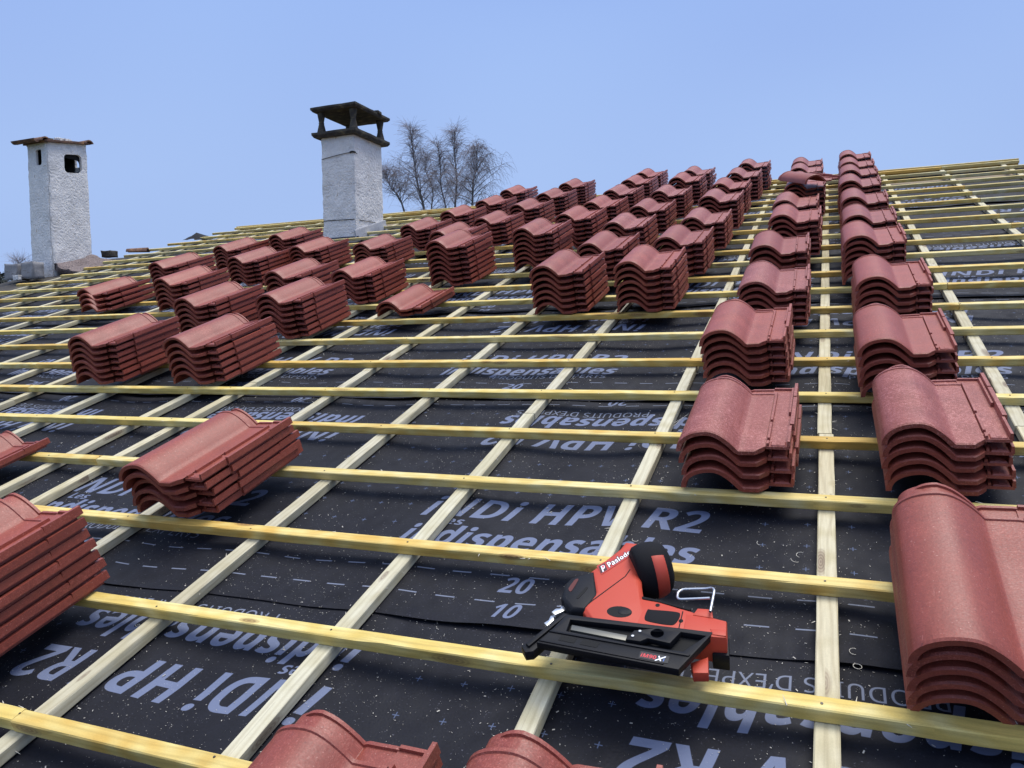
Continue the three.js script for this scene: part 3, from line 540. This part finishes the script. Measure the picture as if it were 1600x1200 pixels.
  const mag = part('magazine', flat(mg([[-0.122, -0.087], [0.157, -0.087], [0.112, -0.198], [-0.152, -0.179], [-0.138, -0.144]]), 0.041 + DZ, 0.056 + DZ, 0.002,
    [[[-0.110, -0.101], [-0.107, -0.136], [0.006, -0.146], [0.060, -0.149], [0.088, -0.150], [0.112, -0.150], [0.145, -0.100], [0.100, -0.098]]].map(mg)), black, gun);
  part('magazine_back', flat(mg([[-0.112, -0.098], [0.147, -0.098], [0.114, -0.152], [-0.109, -0.139]]), 0.0415 + DZ, 0.044 + DZ, 0), pit, mag);
  part('rail_strip', flat(mg([[-0.104, -0.112], [0.006, -0.122], [0.006, -0.137], [-0.102, -0.127]]), 0.045 + DZ, 0.0525 + DZ, 0.001), dull, mag);
  part('magazine_rib', flat(mg([[-0.136, -0.142], [0.126, -0.159], [0.124, -0.163], [-0.138, -0.146]]), 0.05 + DZ, 0.0585 + DZ, 0.001), black, mag);
  part('magazine_rib', flat(mg([[-0.148, -0.172], [0.086, -0.189], [0.085, -0.192], [-0.149, -0.175]]), 0.05 + DZ, 0.058 + DZ, 0.001), black, mag);
  part('nail_window', flat(mg([[-0.113, -0.152], [-0.081, -0.155], [-0.083, -0.168], [-0.114, -0.165]]), 0.05 + DZ, 0.0565 + DZ, 0), pit, mag);
  part('nail_window', flat(mg([[-0.070, -0.155], [-0.036, -0.158], [-0.039, -0.172], [-0.072, -0.169]]), 0.05 + DZ, 0.0565 + DZ, 0), pit, mag);
  const pusher = part('pusher', flat(mg([[0.008, -0.143], [0.018, -0.115], [0.038, -0.111], [0.101, -0.102], [0.087, -0.138], [0.046, -0.132], [0.035, -0.143]]), 0.048 + DZ, 0.0600 + DZ, 0.001, [mg(ell(0.060, -0.115, 0.012, 0.0125))]), black, mag);
  for (const [x, y] of mg([[0.029, -0.117], [0.019, -0.133]])) part('rivet', new THREE.CylinderGeometry(0.0026, 0.0026, 0.002, 12).translate(x, 0.0608 + DZ, -y), steel, pusher);
  part('label', panel(mg([[0.040, -0.184], [0.092, -0.188], [0.092, -0.169], [0.040, -0.165]]), 0.0568 + DZ), new THREE.MeshStandardMaterial({ map: labelTex, roughness: 0.5 }), mag);
  part('magazine_foot', flat(mg([[0.122, -0.140], [0.150, -0.118], [0.156, -0.160], [0.130, -0.166]]), 0.006 + DZ, 0.026 + DZ, 0.003), red, gun);
}

// ---------------------------------------------------------------- chimneys
const stuccoTex = pixelTex(512, 512, (() => { const a = wrapNoise(512, 512, 110, 81), b = wrapNoise(512, 512, 24, 82), f = wrapNoise(512, 512, 5, 83); return (x, y) => { const g = 1 + a(x, y) * 0.10 + b(x, y) * 0.08 + f(x, y) * 0.06, st = clamp((b(x, y) + a(x, y) * 0.6 - 0.34) * 4); return [(226 * g) * (1 - st * 0.22), (223 * g) * (1 - st * 0.25), (219 * g) * (1 - st * 0.28)].map((q) => clamp(q, 0, 255)); }; })());
const stuccoBump = pixelTex(512, 512, (() => { const a = wrapNoise(512, 512, 34, 91), b = wrapNoise(512, 512, 13, 92), f = wrapNoise(512, 512, 5, 93); return (x, y) => { const r = 1 - Math.abs(a(x, y)) * 1.6 - Math.abs(b(x, y)) * 1.2, k = clamp(0.45 + r * 0.35 + f(x, y) * 0.2) * 255; return [k, k, k]; }; })(), false);
const stucco = new THREE.MeshStandardMaterial({ map: stuccoTex, bumpMap: stuccoBump, bumpScale: 0.016, roughness: 0.95 });
function shaftGeo(w, d, h, taper, sd, round = 0.022) {   // front right corner at the origin, going -x and -z
  let g = new THREE.BoxGeometry(w, h, d, 26, 60, 26); g.deleteAttribute('uv'); g.deleteAttribute('normal'); g = mergeVertices(g, 1e-5);
  const p = g.attributes.position;
  for (let i = 0; i < p.count; i++) {
    let x = p.getX(i), y = p.getY(i), z = p.getZ(i); const ix = clamp(x, -w / 2 + round, w / 2 - round), iz = clamp(z, -d / 2 + round, d / 2 - round), dx = x - ix, dz = z - iz, l = Math.hypot(dx, dz);
    if (l > round) { x = ix + dx / l * round; z = iz + dz / l * round; }
    const t = (y + h / 2) / h, k = 1 - taper * t * t, out = l > 0.004 ? 1 : 0, a = (fbm(x * 9 + sd, y * 7, z * 9) * 0.010 + noise(x * 28, y * 24 + sd, z * 28) * 0.005) * out;
    x *= k * (1 + 0); z *= k; x += (l ? dx / l : 0) * a; z += (l ? dz / l : 0) * a;
    p.setXYZ(i, x - w / 2, y + h / 2, z - d / 2);
  }
  g = g.toNonIndexed(); g.computeVertexNormals(); return g;
}
function boxUV(g, s) { const p = g.attributes.position, n = g.attributes.normal, uv = new Float32Array(p.count * 2); for (let i = 0; i < p.count; i++) { const ax = Math.abs(n.getX(i)), ay = Math.abs(n.getY(i)), az = Math.abs(n.getZ(i)); const side = ax > az; uv[i * 2] = (ay > 0.8 ? p.getX(i) : side ? p.getZ(i) + 0.31 : p.getX(i)) / s; uv[i * 2 + 1] = (ay > 0.8 ? p.getZ(i) : p.getY(i)) / s; } g.setAttribute('uv', new THREE.BufferAttribute(uv, 2)); return g; }
const roughBox = (w, h, d, amp, sd, seg = 8) => { let g = new THREE.BoxGeometry(w, h, d, seg, seg, seg); g.deleteAttribute('uv'); g.deleteAttribute('normal'); g = mergeVertices(g, 1e-5); const p = g.attributes.position; for (let i = 0; i < p.count; i++) { const x = p.getX(i), y = p.getY(i), z = p.getZ(i); p.setXYZ(i, x + noise(x * 11 + sd, y * 11, z * 11) * amp, y + noise(x * 9, y * 9 + sd, z * 9 + 4) * amp, z + noise(x * 11, y * 11, z * 11 + sd) * amp); } g.computeVertexNormals(); return boxUV(g, 0.5); };
const canal = (len, r0, r1, t, a0 = 0, a1 = Math.PI) => {  // half-round tile along +x
  const pos = [], idx = [], n = 14, m = 8;
  for (const s of [0, 1]) for (let i = 0; i <= m; i++) for (let j = 0; j <= n; j++) { const k = i / m, r = r0 + (r1 - r0) * k - s * t, a = a0 + (a1 - a0) * j / n; pos.push(len * k, Math.sin(a) * r, Math.cos(a) * r); }
  const o = (m + 1) * (n + 1);
  for (let i = 0; i < m; i++) for (let j = 0; j < n; j++) { const a = i * (n + 1) + j, b = a + n + 1; idx.push(a, a + 1, b, b, a + 1, b + 1, o + a, o + b, o + a + 1, o + b, o + b + 1, o + a + 1); }
  for (const i of [0, m]) for (let j = 0; j < n; j++) { const a = i * (n + 1) + j; idx.push(a, o + a, a + 1, a + 1, o + a, o + a + 1); }
  for (const j of [0, n]) for (let i = 0; i < m; i++) { const a = i * (n + 1) + j, b = a + n + 1; idx.push(a, b, o + a, b, o + b, o + a); }
  let g = new THREE.BufferGeometry(); g.setAttribute('position', new THREE.Float32BufferAttribute(pos, 3)); g.setIndex(idx); g = toCreasedNormals(g, 0.7); return boxUV(g, 0.4);
};
const mossTex = pixelTex(256, 256, (() => { const a = wrapNoise(256, 256, 40, 101), b = wrapNoise(256, 256, 9, 102), f = wrapNoise(256, 256, 3, 103); return (x, y) => { const k = 1 + a(x, y) * 0.5 + f(x, y) * 0.4, m = clamp((b(x, y) + a(x, y)) * 2.2); return [clamp((66 + m * 26) * k, 0, 255), clamp((62 + m * 24) * k, 0, 255), clamp((58 + m * 6) * k, 0, 255)]; }; })());
const concrete = new THREE.MeshStandardMaterial({ map: mossTex, roughness: 0.95, bumpMap: stuccoBump, bumpScale: 0.004 });
const oldTileMat = new THREE.MeshStandardMaterial({ color: new THREE.Color().setRGB(2.6, 1.6, 1.3), map: mossTex, roughness: 0.9 }), paleStone = new THREE.MeshStandardMaterial({ color: new THREE.Color().setRGB(2.2, 2.2, 2.3).multiplyScalar(0.17), map: stuccoTex, bumpMap: stuccoBump, bumpScale: 0.006, roughness: 0.95 });
const ev = new Evaluator(); ev.attributes = ['position', 'normal']; ev.useGroups = false;
const cut = (g, boxes) => { let a = new Brush(g); a.updateMatrixWorld(); for (const [w, h, d, x, y, z] of boxes) { const c = new RoundedBoxGeometry(w, h, d, 3, Math.min(w, h, d) * 0.22); c.deleteAttribute('uv'); const b = new Brush(c); b.position.set(x, y, z); b.updateMatrixWorld(); a = ev.evaluate(a, b, SUBTRACTION); } return a.geometry; };
{ // left chimney
  const H = 1.46, w = 0.345, d = 0.535;
  const ch = thing('white_chimney', 'white stucco chimney at the left verge with two openings under clay tiles', 'chimney', W(-7.955, 6.15, -0.05));
  let g = shaftGeo(w, d, H + 0.6, 0.05, 3, 0.035); g.translate(0, -0.6, 0); g.deleteAttribute('uv');
  g = cut(g, [[0.266, 0.70, 0.462, -w / 2, H - 0.29, -d / 2], [0.9, 0.20, 0.225, -w / 2, H - 0.225, -d * 0.61], [0.085, 0.17, 1.0, -w * 0.42, H - 0.16, -d / 2]]);
  { const p = g.attributes.position; for (let i = 0; i < p.count; i++) p.setY(i, p.getY(i) * (1 - 0.062 * p.getZ(i) / d)); g.computeVertexNormals(); }
  part('shaft', boxUV(toCreasedNormals(g, 0.9), 0.6), stucco, ch);
  { // near-black liner, its colour stands in for the shade inside the openings
    let l = new THREE.BoxGeometry(0.262, 0.66, 0.458, 2, 2, 2); l.deleteAttribute('uv'); l.translate(-w / 2, H - 0.30, -d / 2); l = cut(l, [[0.240, 0.9, 0.436, -w / 2, H - 0.24, -d / 2], [0.9, 0.21, 0.235, -w / 2, H - 0.225, -d * 0.61], [0.09, 0.17, 1.0, -w * 0.42, H - 0.15, -d / 2]]); part('shade_lining', toCreasedNormals(l, 0.6), std([0.012, 0.011, 0.01], 1), ch);
  }
  const tilt = 0.165, capTop = (g) => g.translate(0, -H, 0).rotateX(tilt).translate(0, H, 0);
  const slab = part('cover_slab', capTop(roughBox(w + 0.04, 0.026, d + 0.02, 0.006, 4).translate(-w / 2 + 0.006, H + 0.004, -d / 2)), oldTileMat, ch);
  part('cover_tile', canal(0.385, 0.072, 0.060, 0.014, 0.15, 2.95).rotateZ(0.04).translate(-0.385, H - 0.022, 0.0), oldTileMat, ch);
  part('cover_tile', capTop(canal(0.44, 0.050, 0.058, 0.014, 0.25, 2.9).translate(-0.39, H - 0.018, -d + 0.02)), oldTileMat, ch);
  part('cover_tile', canal(0.36, 0.046, 0.05, 0.014, 3.5, 5.9).translate(-0.40, H + 0.03, 0.08), oldTileMat, ch);
  for (const [x, z, s] of [[-0.06, -0.20, 0.030], [-0.05, -0.27, 0.024], [-0.07, -0.33, 0.026], [-0.10, -0.12, 0.026]]) part('mortar_lump', roughBox(s * 2.2, s * 1.4, s * 2, 0.01, x * 50, 3).translate(x, H + 0.03 - z * 0.165, z), z > -0.15 ? concrete : stucco, ch);
  // mortar fillet along the foot of the side face, following the slope
  const f = roughBox(0.30, 0.07, 0.54, 0.035, 9, 18); f.rotateZ(-0.34); f.rotateX(PITCH); f.translate(0.14, 0.035 + 0.27 * SP, -0.28); part('mortar_fillet', f, new THREE.MeshStandardMaterial({ map: stuccoTex, color: new THREE.Color().setRGB(0.30, 0.245, 0.24), bumpMap: stuccoBump, bumpScale: 0.03, roughness: 0.95 }), ch);
  shade(ch);
  const st = (label, u, v, n, w2, h2, d2, mat, sd, yaw) => { const m = new THREE.Mesh(roughBox(w2, h2, d2, 0.014, sd, 6), mat); m.position.copy(W(u, v, n)); m.rotation.y = yaw; tag(m, 'stone_block', label, 'stone block', 'old blocks at the left verge'); };
  st('grey block left of the left chimney foot, at the roof edge', -8.20, 5.93, 0.04, 0.17, 0.17, 0.16, paleStone, 2, 0.1);
  st('grey block in front of the left chimney foot', -7.98, 5.95, 0.04, 0.19, 0.18, 0.14, paleStone, 6, -0.06);
  st('dark block behind the left chimney foot', -7.82, 6.84, 0.03, 0.12, 0.08, 0.14, concrete, 9, 0.2);
  const peb = new THREE.Mesh(roughBox(0.08, 0.05, 0.05, 0.012, 14, 5), stucco); peb.position.copy(W(-8.04, 5.80, 0.0)); tag(peb, 'white_pebble', 'small white stone beside the grey blocks under the left chimney', 'stone');
  const rt = new THREE.Mesh(canal(0.24, 0.05, 0.065, 0.014, 0.2, 2.9), oldTileMat); rt.position.copy(W(-7.78, 7.06, 0.0)); rt.rotation.y = 0.5; tag(rt, 'canal_tile', 'old curved clay tile lying behind the left chimney foot', 'tile');
  const ps = new THREE.BoxGeometry(0.85, 0.5, 1.75); ps.translate(-8.06, -0.32, -6.3); const pm = part('verge_wall', ps, concrete, roof);
}
{ // tall chimney with a concrete cowl
  const H = 1.10, w = 0.415, d = 0.555;
  const ch = thing('capped_chimney', 'white stucco chimney with dark concrete cowl on short pillars', 'chimney', W(-4.545, V0 + 16.45 * S, -0.055));
  const g = shaftGeo(w, d, H + 0.3, 0.012, 17, 0.014); g.translate(0, -0.3, 0); part('shaft', boxUV(toCreasedNormals(g, 0.9), 0.6), stucco, ch);
  const crack = (pts, r) => part('crack', new THREE.TubeGeometry(new THREE.CatmullRomCurve3(pts.map((p) => new THREE.Vector3(...p))), 40, r, 5), std([0.04, 0.036, 0.032], 1), ch);
  crack([[-0.405, H - 0.22, 0.0], [-0.30, H - 0.205, 0.004], [-0.16, H - 0.19, 0.004], [-0.03, H - 0.182, 0.003], [0.003, H - 0.185, -0.012], [0.004, H - 0.19, -0.05]], 0.0035);
  crack([[-0.05, H - 0.18, 0.003], [-0.02, H - 0.176, 0.003], [0.002, H - 0.18, -0.02]], 0.010);
  crack([[-0.405, 0.235, 0.0], [-0.30, 0.235, 0.004], [-0.16, 0.232, 0.004], [-0.02, 0.228, 0.003]], 0.004);
  crack([[0.004, 0.228, -0.06], [0.004, 0.236, -0.25], [0.004, 0.24, -0.42], [0.003, 0.245, -0.54]], 0.003);
  // cowl
  const slabG = (hh, over, sd, flip) => { const ww = w + over * 2, dd = d + over * 2; let b = new THREE.BoxGeometry(ww, hh, dd, 10, 2, 12); b.deleteAttribute('uv'); b.deleteAttribute('normal'); b = mergeVertices(b, 1e-5); const p = b.attributes.position; for (let i = 0; i < p.count; i++) { const lo = p.getY(i) < -hh * 0.3, k = lo === flip ? 1 : 0.94; p.setXYZ(i, p.getX(i) * (lo ? k : 1) + noise(p.getX(i) * 12, sd, p.getZ(i) * 12) * 0.003, p.getY(i) + noise(p.getX(i) * 10 + sd, 3, p.getZ(i) * 10) * 0.003, p.getZ(i) * (lo ? k : 1) + noise(sd, p.getX(i) * 12, p.getZ(i) * 12) * 0.003); } b.computeVertexNormals(); return boxUV(toCreasedNormals(b, 0.5), 0.4).translate(-w / 2, hh / 2, -d / 2); };
  part('cowl_base', slabG(0.05, 0.065, 5, false).translate(0, H, 0), concrete, ch);
  for (const [x, z] of [[-0.0, 0.0], [-w, 0.0], [0, -d], [-w, -d]]) {
    const pr = [[0.050, 0], [0.048, 0.02], [0.028, 0.105], [0.031, 0.111], [0.026, 0.117], [0.040, 0.19], [0.044, 0.225]].map((q) => new THREE.Vector2(...q));
    part('pillar', new THREE.LatheGeometry(pr, 10).translate(x + (x ? 0.01 : -0.01), H + 0.048, z + (z ? 0.015 : -0.015)), concrete, ch);
  }
  part('flue', roughBox(0.21, 0.07, 0.24, 0.006, 8, 5).translate(-w / 2, H + 0.082, -d / 2), concrete, ch);
  part('cowl_top', slabG(0.042, 0.070, 11, false).translate(0, H + 0.268, 0), concrete, ch);
  part('moss_lump', roughBox(0.10, 0.03, 0.08, 0.012, 13, 5).translate(0.03, H + 0.318, -d * 0.72), concrete, ch);
  // painted upstand and lead at the foot
  const up = roughBox(0.018, 0.13, 0.64, 0.003, 4, 10); up.rotateX(PITCH); up.translate(0.010, 0.06 + 0.27 * SP, -0.275); part('flashing', up, new THREE.MeshStandardMaterial({ map: stuccoTex, color: new THREE.Color().setRGB(0.72, 0.74, 0.78), roughness: 0.8 }), ch);
  part('flashing', roughBox(w + 0.06, 0.03, 0.03, 0.003, 7, 8).translate(-w / 2, 0.035, 0.012), new THREE.MeshStandardMaterial({ color: 0x4a4d55, roughness: 0.7 }), ch);
  const ap = roughBox(w + 0.26, 0.012, 0.30, 0.006, 8, 10); ap.rotateX(PITCH); ap.translate(-w / 2 + 0.03, -0.015, 0.14); part('apron', ap, std([0.022, 0.023, 0.03], 0.6), ch);
  shade(ch);
}

// ---------------------------------------------------------------- trees
const bark = std([0.17, 0.155, 0.16], 0.95), twigMat = std([0.27, 0.235, 0.25], 0.95);
class Sticks {                                           // collects tapered three- to six-sided limbs
  constructor() { this.pos = []; this.idx = []; }
  limb(pts, r0, r1, sides) {
    const s = this.pos.length / 3, n = pts.length, t = new THREE.Vector3(), a = new THREE.Vector3(), b = new THREE.Vector3(), ref = new THREE.Vector3(0.31, 0.2, 0.93).normalize();
    for (let i = 0; i < n; i++) {
      t.subVectors(pts[Math.min(n - 1, i + 1)], pts[Math.max(0, i - 1)]).normalize(); a.crossVectors(t, ref).normalize(); b.crossVectors(t, a); const r = r0 + (r1 - r0) * i / (n - 1);
      for (let j = 0; j < sides; j++) { const q = j / sides * 6.2832, x = Math.cos(q) * r, y = Math.sin(q) * r; this.pos.push(pts[i].x + a.x * x + b.x * y, pts[i].y + a.y * x + b.y * y, pts[i].z + a.z * x + b.z * y); }
    }
    for (let i = 0; i < n - 1; i++) for (let j = 0; j < sides; j++) { const p = s + i * sides + j, q = s + i * sides + (j + 1) % sides; this.idx.push(p, p + sides, q, q, p + sides, q + sides); }
  }
  build() { const g = new THREE.BufferGeometry(); g.setAttribute('position', new THREE.Float32BufferAttribute(this.pos, 3)); g.setIndex(this.idx); g.computeVertexNormals(); return g; }
}
const ray = (px, py) => { const f = 600 / Math.tan(THREE.MathUtils.degToRad(26.265)); return new THREE.Vector3((px - 800) / f, (600 - py) / f, -1).applyQuaternion(camera.quaternion).normalize(); };
function path(p, dir, len, n, wig, droop) { const out = [p.clone()], d = dir.clone().normalize(); for (let i = 0; i < n; i++) { d.x += rr(-wig, wig); d.y += rr(-wig, wig) * 0.7 - droop / n; d.z += rr(-wig, wig); d.normalize(); out.push(out[out.length - 1].clone().addScaledVector(d, len / n)); } return out; }
function bareTree(name, label, bx, by, tx, ty, dist, r, spread, dens, droopK, first = 0.30) {
  const lo = ray(bx, by).multiplyScalar(dist).add(camera.position), hi = ray(tx, ty).multiplyScalar(dist).add(camera.position), slope = hi.clone().sub(lo), y0 = -5;
  const base = lo.clone().addScaledVector(slope.clone().setY(slope.y).multiplyScalar(1 / slope.y), (y0 - lo.y)); base.lerp(new THREE.Vector3(lo.x, y0, lo.z), 0.6); base.y = y0;
  const tree = thing(name, label, 'tree', base, 'bare trees behind the ridge');
  const L = (v) => v.clone().sub(base), A = new THREE.Vector3(), B = L(lo), C = L(hi), tr = new THREE.CatmullRomCurve3([A, A.clone().lerp(B, 0.5), B, B.clone().lerp(C, 0.35).add(new THREE.Vector3(rr(-0.12, 0.12), 0, rr(-0.1, 0.1))), B.clone().lerp(C, 0.7).add(new THREE.Vector3(rr(-0.12, 0.12), 0, rr(-0.1, 0.1))), C]).getPoints(36);
  const T = new Sticks(), K = new Sticks(); T.limb(tr, r * 0.85, 0.006, 7);
  const H = C.length(), vis = C.clone().sub(B).length(); const N = Math.round(36 * dens);
  for (let i = 0; i < N; i++) {
    const t = first + (0.97 - first) * Math.pow(i / N, 0.9), p = tr[Math.min(35, Math.floor(t * 36))].clone(), up = (t - first) / (1 - first), az = i * 2.4 + rr(-0.4, 0.4), el = 0.75 + 0.45 * up + rr(-0.2, 0.25);
    const len = spread * (1 - up * 0.78) * rr(0.55, 1.05), d = new THREE.Vector3(Math.cos(az) * Math.cos(el), Math.sin(el), Math.sin(az) * Math.cos(el)), b = path(p, d, len, 7, 0.13, -0.12 + droopK * 0.9 * rr(0.2, 1));
    T.limb(b, Math.max(0.008, r * 0.24 * (1 - up * 0.7)), 0.004, 4);
    const M = Math.round(6 + len * 4);
    for (let j = 0; j < M; j++) {
      const q = b[1 + Math.floor(rnd() * 6.99)], dd = d.clone().add(new THREE.Vector3(rr(-0.9, 0.9), rr(-0.3, 0.8), rr(-0.9, 0.9))).normalize(), l2 = len * rr(0.22, 0.5), s = path(q, dd, l2, 5, 0.16, droopK * rr(0.5, 1.6));
      K.limb(s, 0.0048, 0.0026, 3);
      for (let k = 0; k < 4; k++) { const e = s[1 + Math.floor(rnd() * 4.99)], d3 = dd.clone().add(new THREE.Vector3(rr(-1, 1), rr(-0.5, 0.7) - droopK * 0.7, rr(-1, 1))).normalize(); K.limb(path(e, d3, rr(0.18, 0.55), 3, 0.12, droopK * rr(0.7, 2)), 0.0030, 0.0020, 3); }
    }
  }
  part('trunk', T.build(), bark, tree); part('crown', K.build(), twigMat, tree);
}
bareTree('birch_tree', 'bare birch with the tallest crown, just right of the tall chimney', 663, 330, 640, 194, 27, 0.085, 1.25, 1.15, 0.55);
bareTree('birch_tree', 'bare low tree leaning left against the tall chimney', 632, 332, 603, 268, 26, 0.06, 1.1, 0.8, 0.5, 0.5);
bareTree('birch_tree', 'thin bare birch between the two tallest crowns, left of middle', 674, 330, 669, 236, 29, 0.05, 0.95, 0.85, 0.6);
bareTree('birch_tree', 'slim forked bare birch in the middle of the tree group', 697, 328, 682, 222, 28, 0.055, 1.0, 0.85, 0.5);
bareTree('birch_tree', 'bare birch with the second tallest crown, right of middle', 711, 326, 711, 198, 28, 0.075, 1.2, 1.1, 0.5);
bareTree('birch_tree', 'rightmost bare birch with weeping outer twigs', 738, 324, 745, 226, 26, 0.07, 1.6, 1.1, 1.25, 0.40);
bareTree('bare_shrub', 'small bare shrub on the skyline left of the left chimney', 33, 434, 31, 408, 34, 0.014, 0.6, 0.2, 0.2, 0.6);
{ // dark evergreen at the left edge
  const c = ray(-14, 436).multiplyScalar(38).add(camera.position), base = new THREE.Vector3(c.x, -5, c.z), tree = thing('evergreen_tree', 'dark rounded evergreen on the skyline at the left edge', 'tree', base);
  const T = new Sticks(); T.limb([new THREE.Vector3(0, 0, 0), new THREE.Vector3(0.1, 3, 0), new THREE.Vector3(0, c.y + 5, 0)], 0.25, 0.06, 8); part('trunk', T.build(), bark, tree);
  const pos = [], idx = [];
  for (let i = 0; i < 9000; i++) {
    const a = rnd() * 6.2832, z = rr(-1, 1), r = Math.pow(rnd(), 0.28), s = Math.sqrt(1 - z * z), lump = 1 + 0.28 * noise(Math.cos(a) * s * 2.2 + 4, z * 2.2, Math.sin(a) * s * 2.2);
    const p = new THREE.Vector3(Math.cos(a) * s * 1.25 * r * lump, c.y + 5 - 0.75 + z * 1.15 * r * lump, Math.sin(a) * s * 1.25 * r * lump), q = rr(0.05, 0.1), k = pos.length / 3;
    for (let j = 0; j < 3; j++) pos.push(p.x + rr(-q, q), p.y + rr(-q, q), p.z + rr(-q, q)); idx.push(k, k + 1, k + 2);
  }
  const g = new THREE.BufferGeometry(); g.setAttribute('position', new THREE.Float32BufferAttribute(pos, 3)); g.setIndex(idx); g.computeVertexNormals(); part('crown', g, std([0.03, 0.036, 0.03], 0.9, { side: THREE.DoubleSide }), tree);
}

// ---------------------------------------------------------------- sawdust, chips and shavings on the membrane
{
  const chip = new THREE.BoxGeometry(1, 0.22, 0.36), M = new THREE.Matrix4(), q = new THREE.Quaternion(), qr = new THREE.Quaternion().setFromEuler(new THREE.Euler(PITCH, 0, 0)), list = [];
  const put = (u, v, s) => {
    let i = 3; while (i > -1 && v < stripEdge(i, u)) i--;
    const t = clamp((v - stripEdge(Math.max(-1, i), u)) / 1.5), n = MEM - 0.0042 * t + memN(u, v) + 0.0012;
    q.setFromEuler(new THREE.Euler(rr(-0.3, 0.3), rnd() * 6.28, rr(-0.3, 0.3))).premultiply(qr); M.compose(W(u, v, n), q, new THREE.Vector3(s, s * rr(0.5, 1), s * rr(0.5, 1.4))); list.push(M.clone());
  };
  for (let i = 0; i < 160000 && list.length < 46000; i++) {
    const u = rr(-3.2, 1.3), v = rr(0.25, 4.6), d = fbm(u * 1.3, v * 1.3, 60) + noise(u * 5, v * 5, 61) * 0.4; if (d + rr(-0.35, 0.55) < 0.12) continue;
    put(u, v, 0.0009 + 0.0026 * Math.pow(rnd(), 4));
  }
  for (let i = 0; i < 1500; i++) { const u = COUNTERS[10 + Math.floor(rnd() * 8)] + (rnd() < 0.5 ? -1 : 1) * (0.022 + Math.abs(rr(-1, 1) * rr(0, 1)) * 0.09), v = rr(0.3, 3.8); put(u, v, 0.0015 + 0.0045 * Math.pow(rnd(), 2.5)); }
  for (let i = 0; i < 220; i++) put(rr(-3, 1.2), rr(0.3, 3.6), rr(0.003, 0.0075));
  const im = new THREE.InstancedMesh(chip, std([0.52, 0.49, 0.43], 0.9), list.length); list.forEach((m, i) => im.setMatrixAt(i, m));
  im.name = 'sawdust'; im.userData = { kind: 'stuff', label: 'pale sawdust and wood chips scattered on the black membrane', category: 'sawdust' }; im.castShadow = im.receiveShadow = true; scene.add(im);
  // curled shavings beside the counter battens
  const curls = [];
  const curl = (u, v, r, turns, a) => { const pts = []; for (let i = 0; i <= 18; i++) { const t = i / 18, g = a + t * turns * 6.2832, k = r * (1 - 0.3 * t); pts.push(new THREE.Vector3(Math.cos(g) * k, 0.003 + t * r * 0.5, Math.sin(g) * k)); } const g = new THREE.TubeGeometry(new THREE.CatmullRomCurve3(pts), 26, 0.0006, 4); g.scale(1, 1, 1); g.translate(u, MEM + 0.002, -v); curls.push(g); };
  for (const [x, v, r0, t] of [[0.055, V0 + 0.62 * S, 0.011, 0.9], [0.06, V0 + 0.50 * S, 0.012, 1.3], [-0.06, V0 + 1.45 * S, 0.014, 0.5], [-0.14, V0 + 1.62 * S, 0.010, 0.45], [0.052, V0 + 3.15 * S, 0.014, 0.8], [-0.055, V0 + 3.2 * S, 0.011, 0.6], [-0.42, V0 + 3.5 * S, 0.013, 0.4], [0.05, V0 + 2.3 * S, 0.012, 0.5], [-0.05, V0 + 0.2 * S, 0.011, 0.7]]) curl(x, v, r0 * 0.75, t * 0.8, rnd() * 6);
  for (let i = 0; i < 40; i++) curl(COUNTERS[11 + Math.floor(rnd() * 7)] + (rnd() < 0.5 ? -1 : 1) * rr(0.03, 0.06), rr(0.4, 3.5), rr(0.004, 0.010), rr(0.2, 0.9), rnd() * 6);
  // splinters lifting from sawn edges
  const splinter = (u, v, n, len, yaw, rise) => { const g = new THREE.CylinderGeometry(0.0003, 0.0011, len, 4); g.translate(0, len / 2, 0); g.rotateZ(-Math.PI / 2 + rise); g.rotateY(yaw); g.translate(u, n, -v); curls.push(g); };
  splinter(-0.452, V0 + 3.42 * S, -TH - 0.004, 0.07, 0.9, 0.35); splinter(-0.455, V0 + 3.5 * S, -TH - 0.006, 0.045, 0.7, 0.3);
  for (let i = 0; i < 90; i++) { const k = Math.floor(rr(-1, 6)); splinter(rr(-2.6, 1.1), V0 + k * S + (rnd() < 0.5 ? -0.0005 : 0.0345), -rr(0.0005, 0.004), rr(0.006, 0.022), rnd() * 6.28, rr(0, 0.5)); }
  for (let i = 0; i < 120; i++) { const c = COUNTERS[11 + Math.floor(rnd() * 7)], sd = rnd() < 0.5 ? -1 : 1; splinter(c + sd * 0.0195, rr(0.35, 3.4), -TH - rr(0.002, 0.02), rr(0.006, 0.02), (sd > 0 ? 0 : Math.PI) + rr(-1, 1), rr(-0.3, 0.4)); }
  const m = new THREE.Mesh(mergeGeometries(curls.map((g) => g.index ? g.toNonIndexed() : g)), std([0.66, 0.62, 0.52], 0.8)); m.rotation.x = PITCH; m.name = 'wood_shavings'; m.userData = { kind: 'stuff', label: 'curled wood shavings beside the counter battens', category: 'wood shavings' }; m.castShadow = m.receiveShadow = true; scene.add(m);
}

renderer.render(scene, camera);
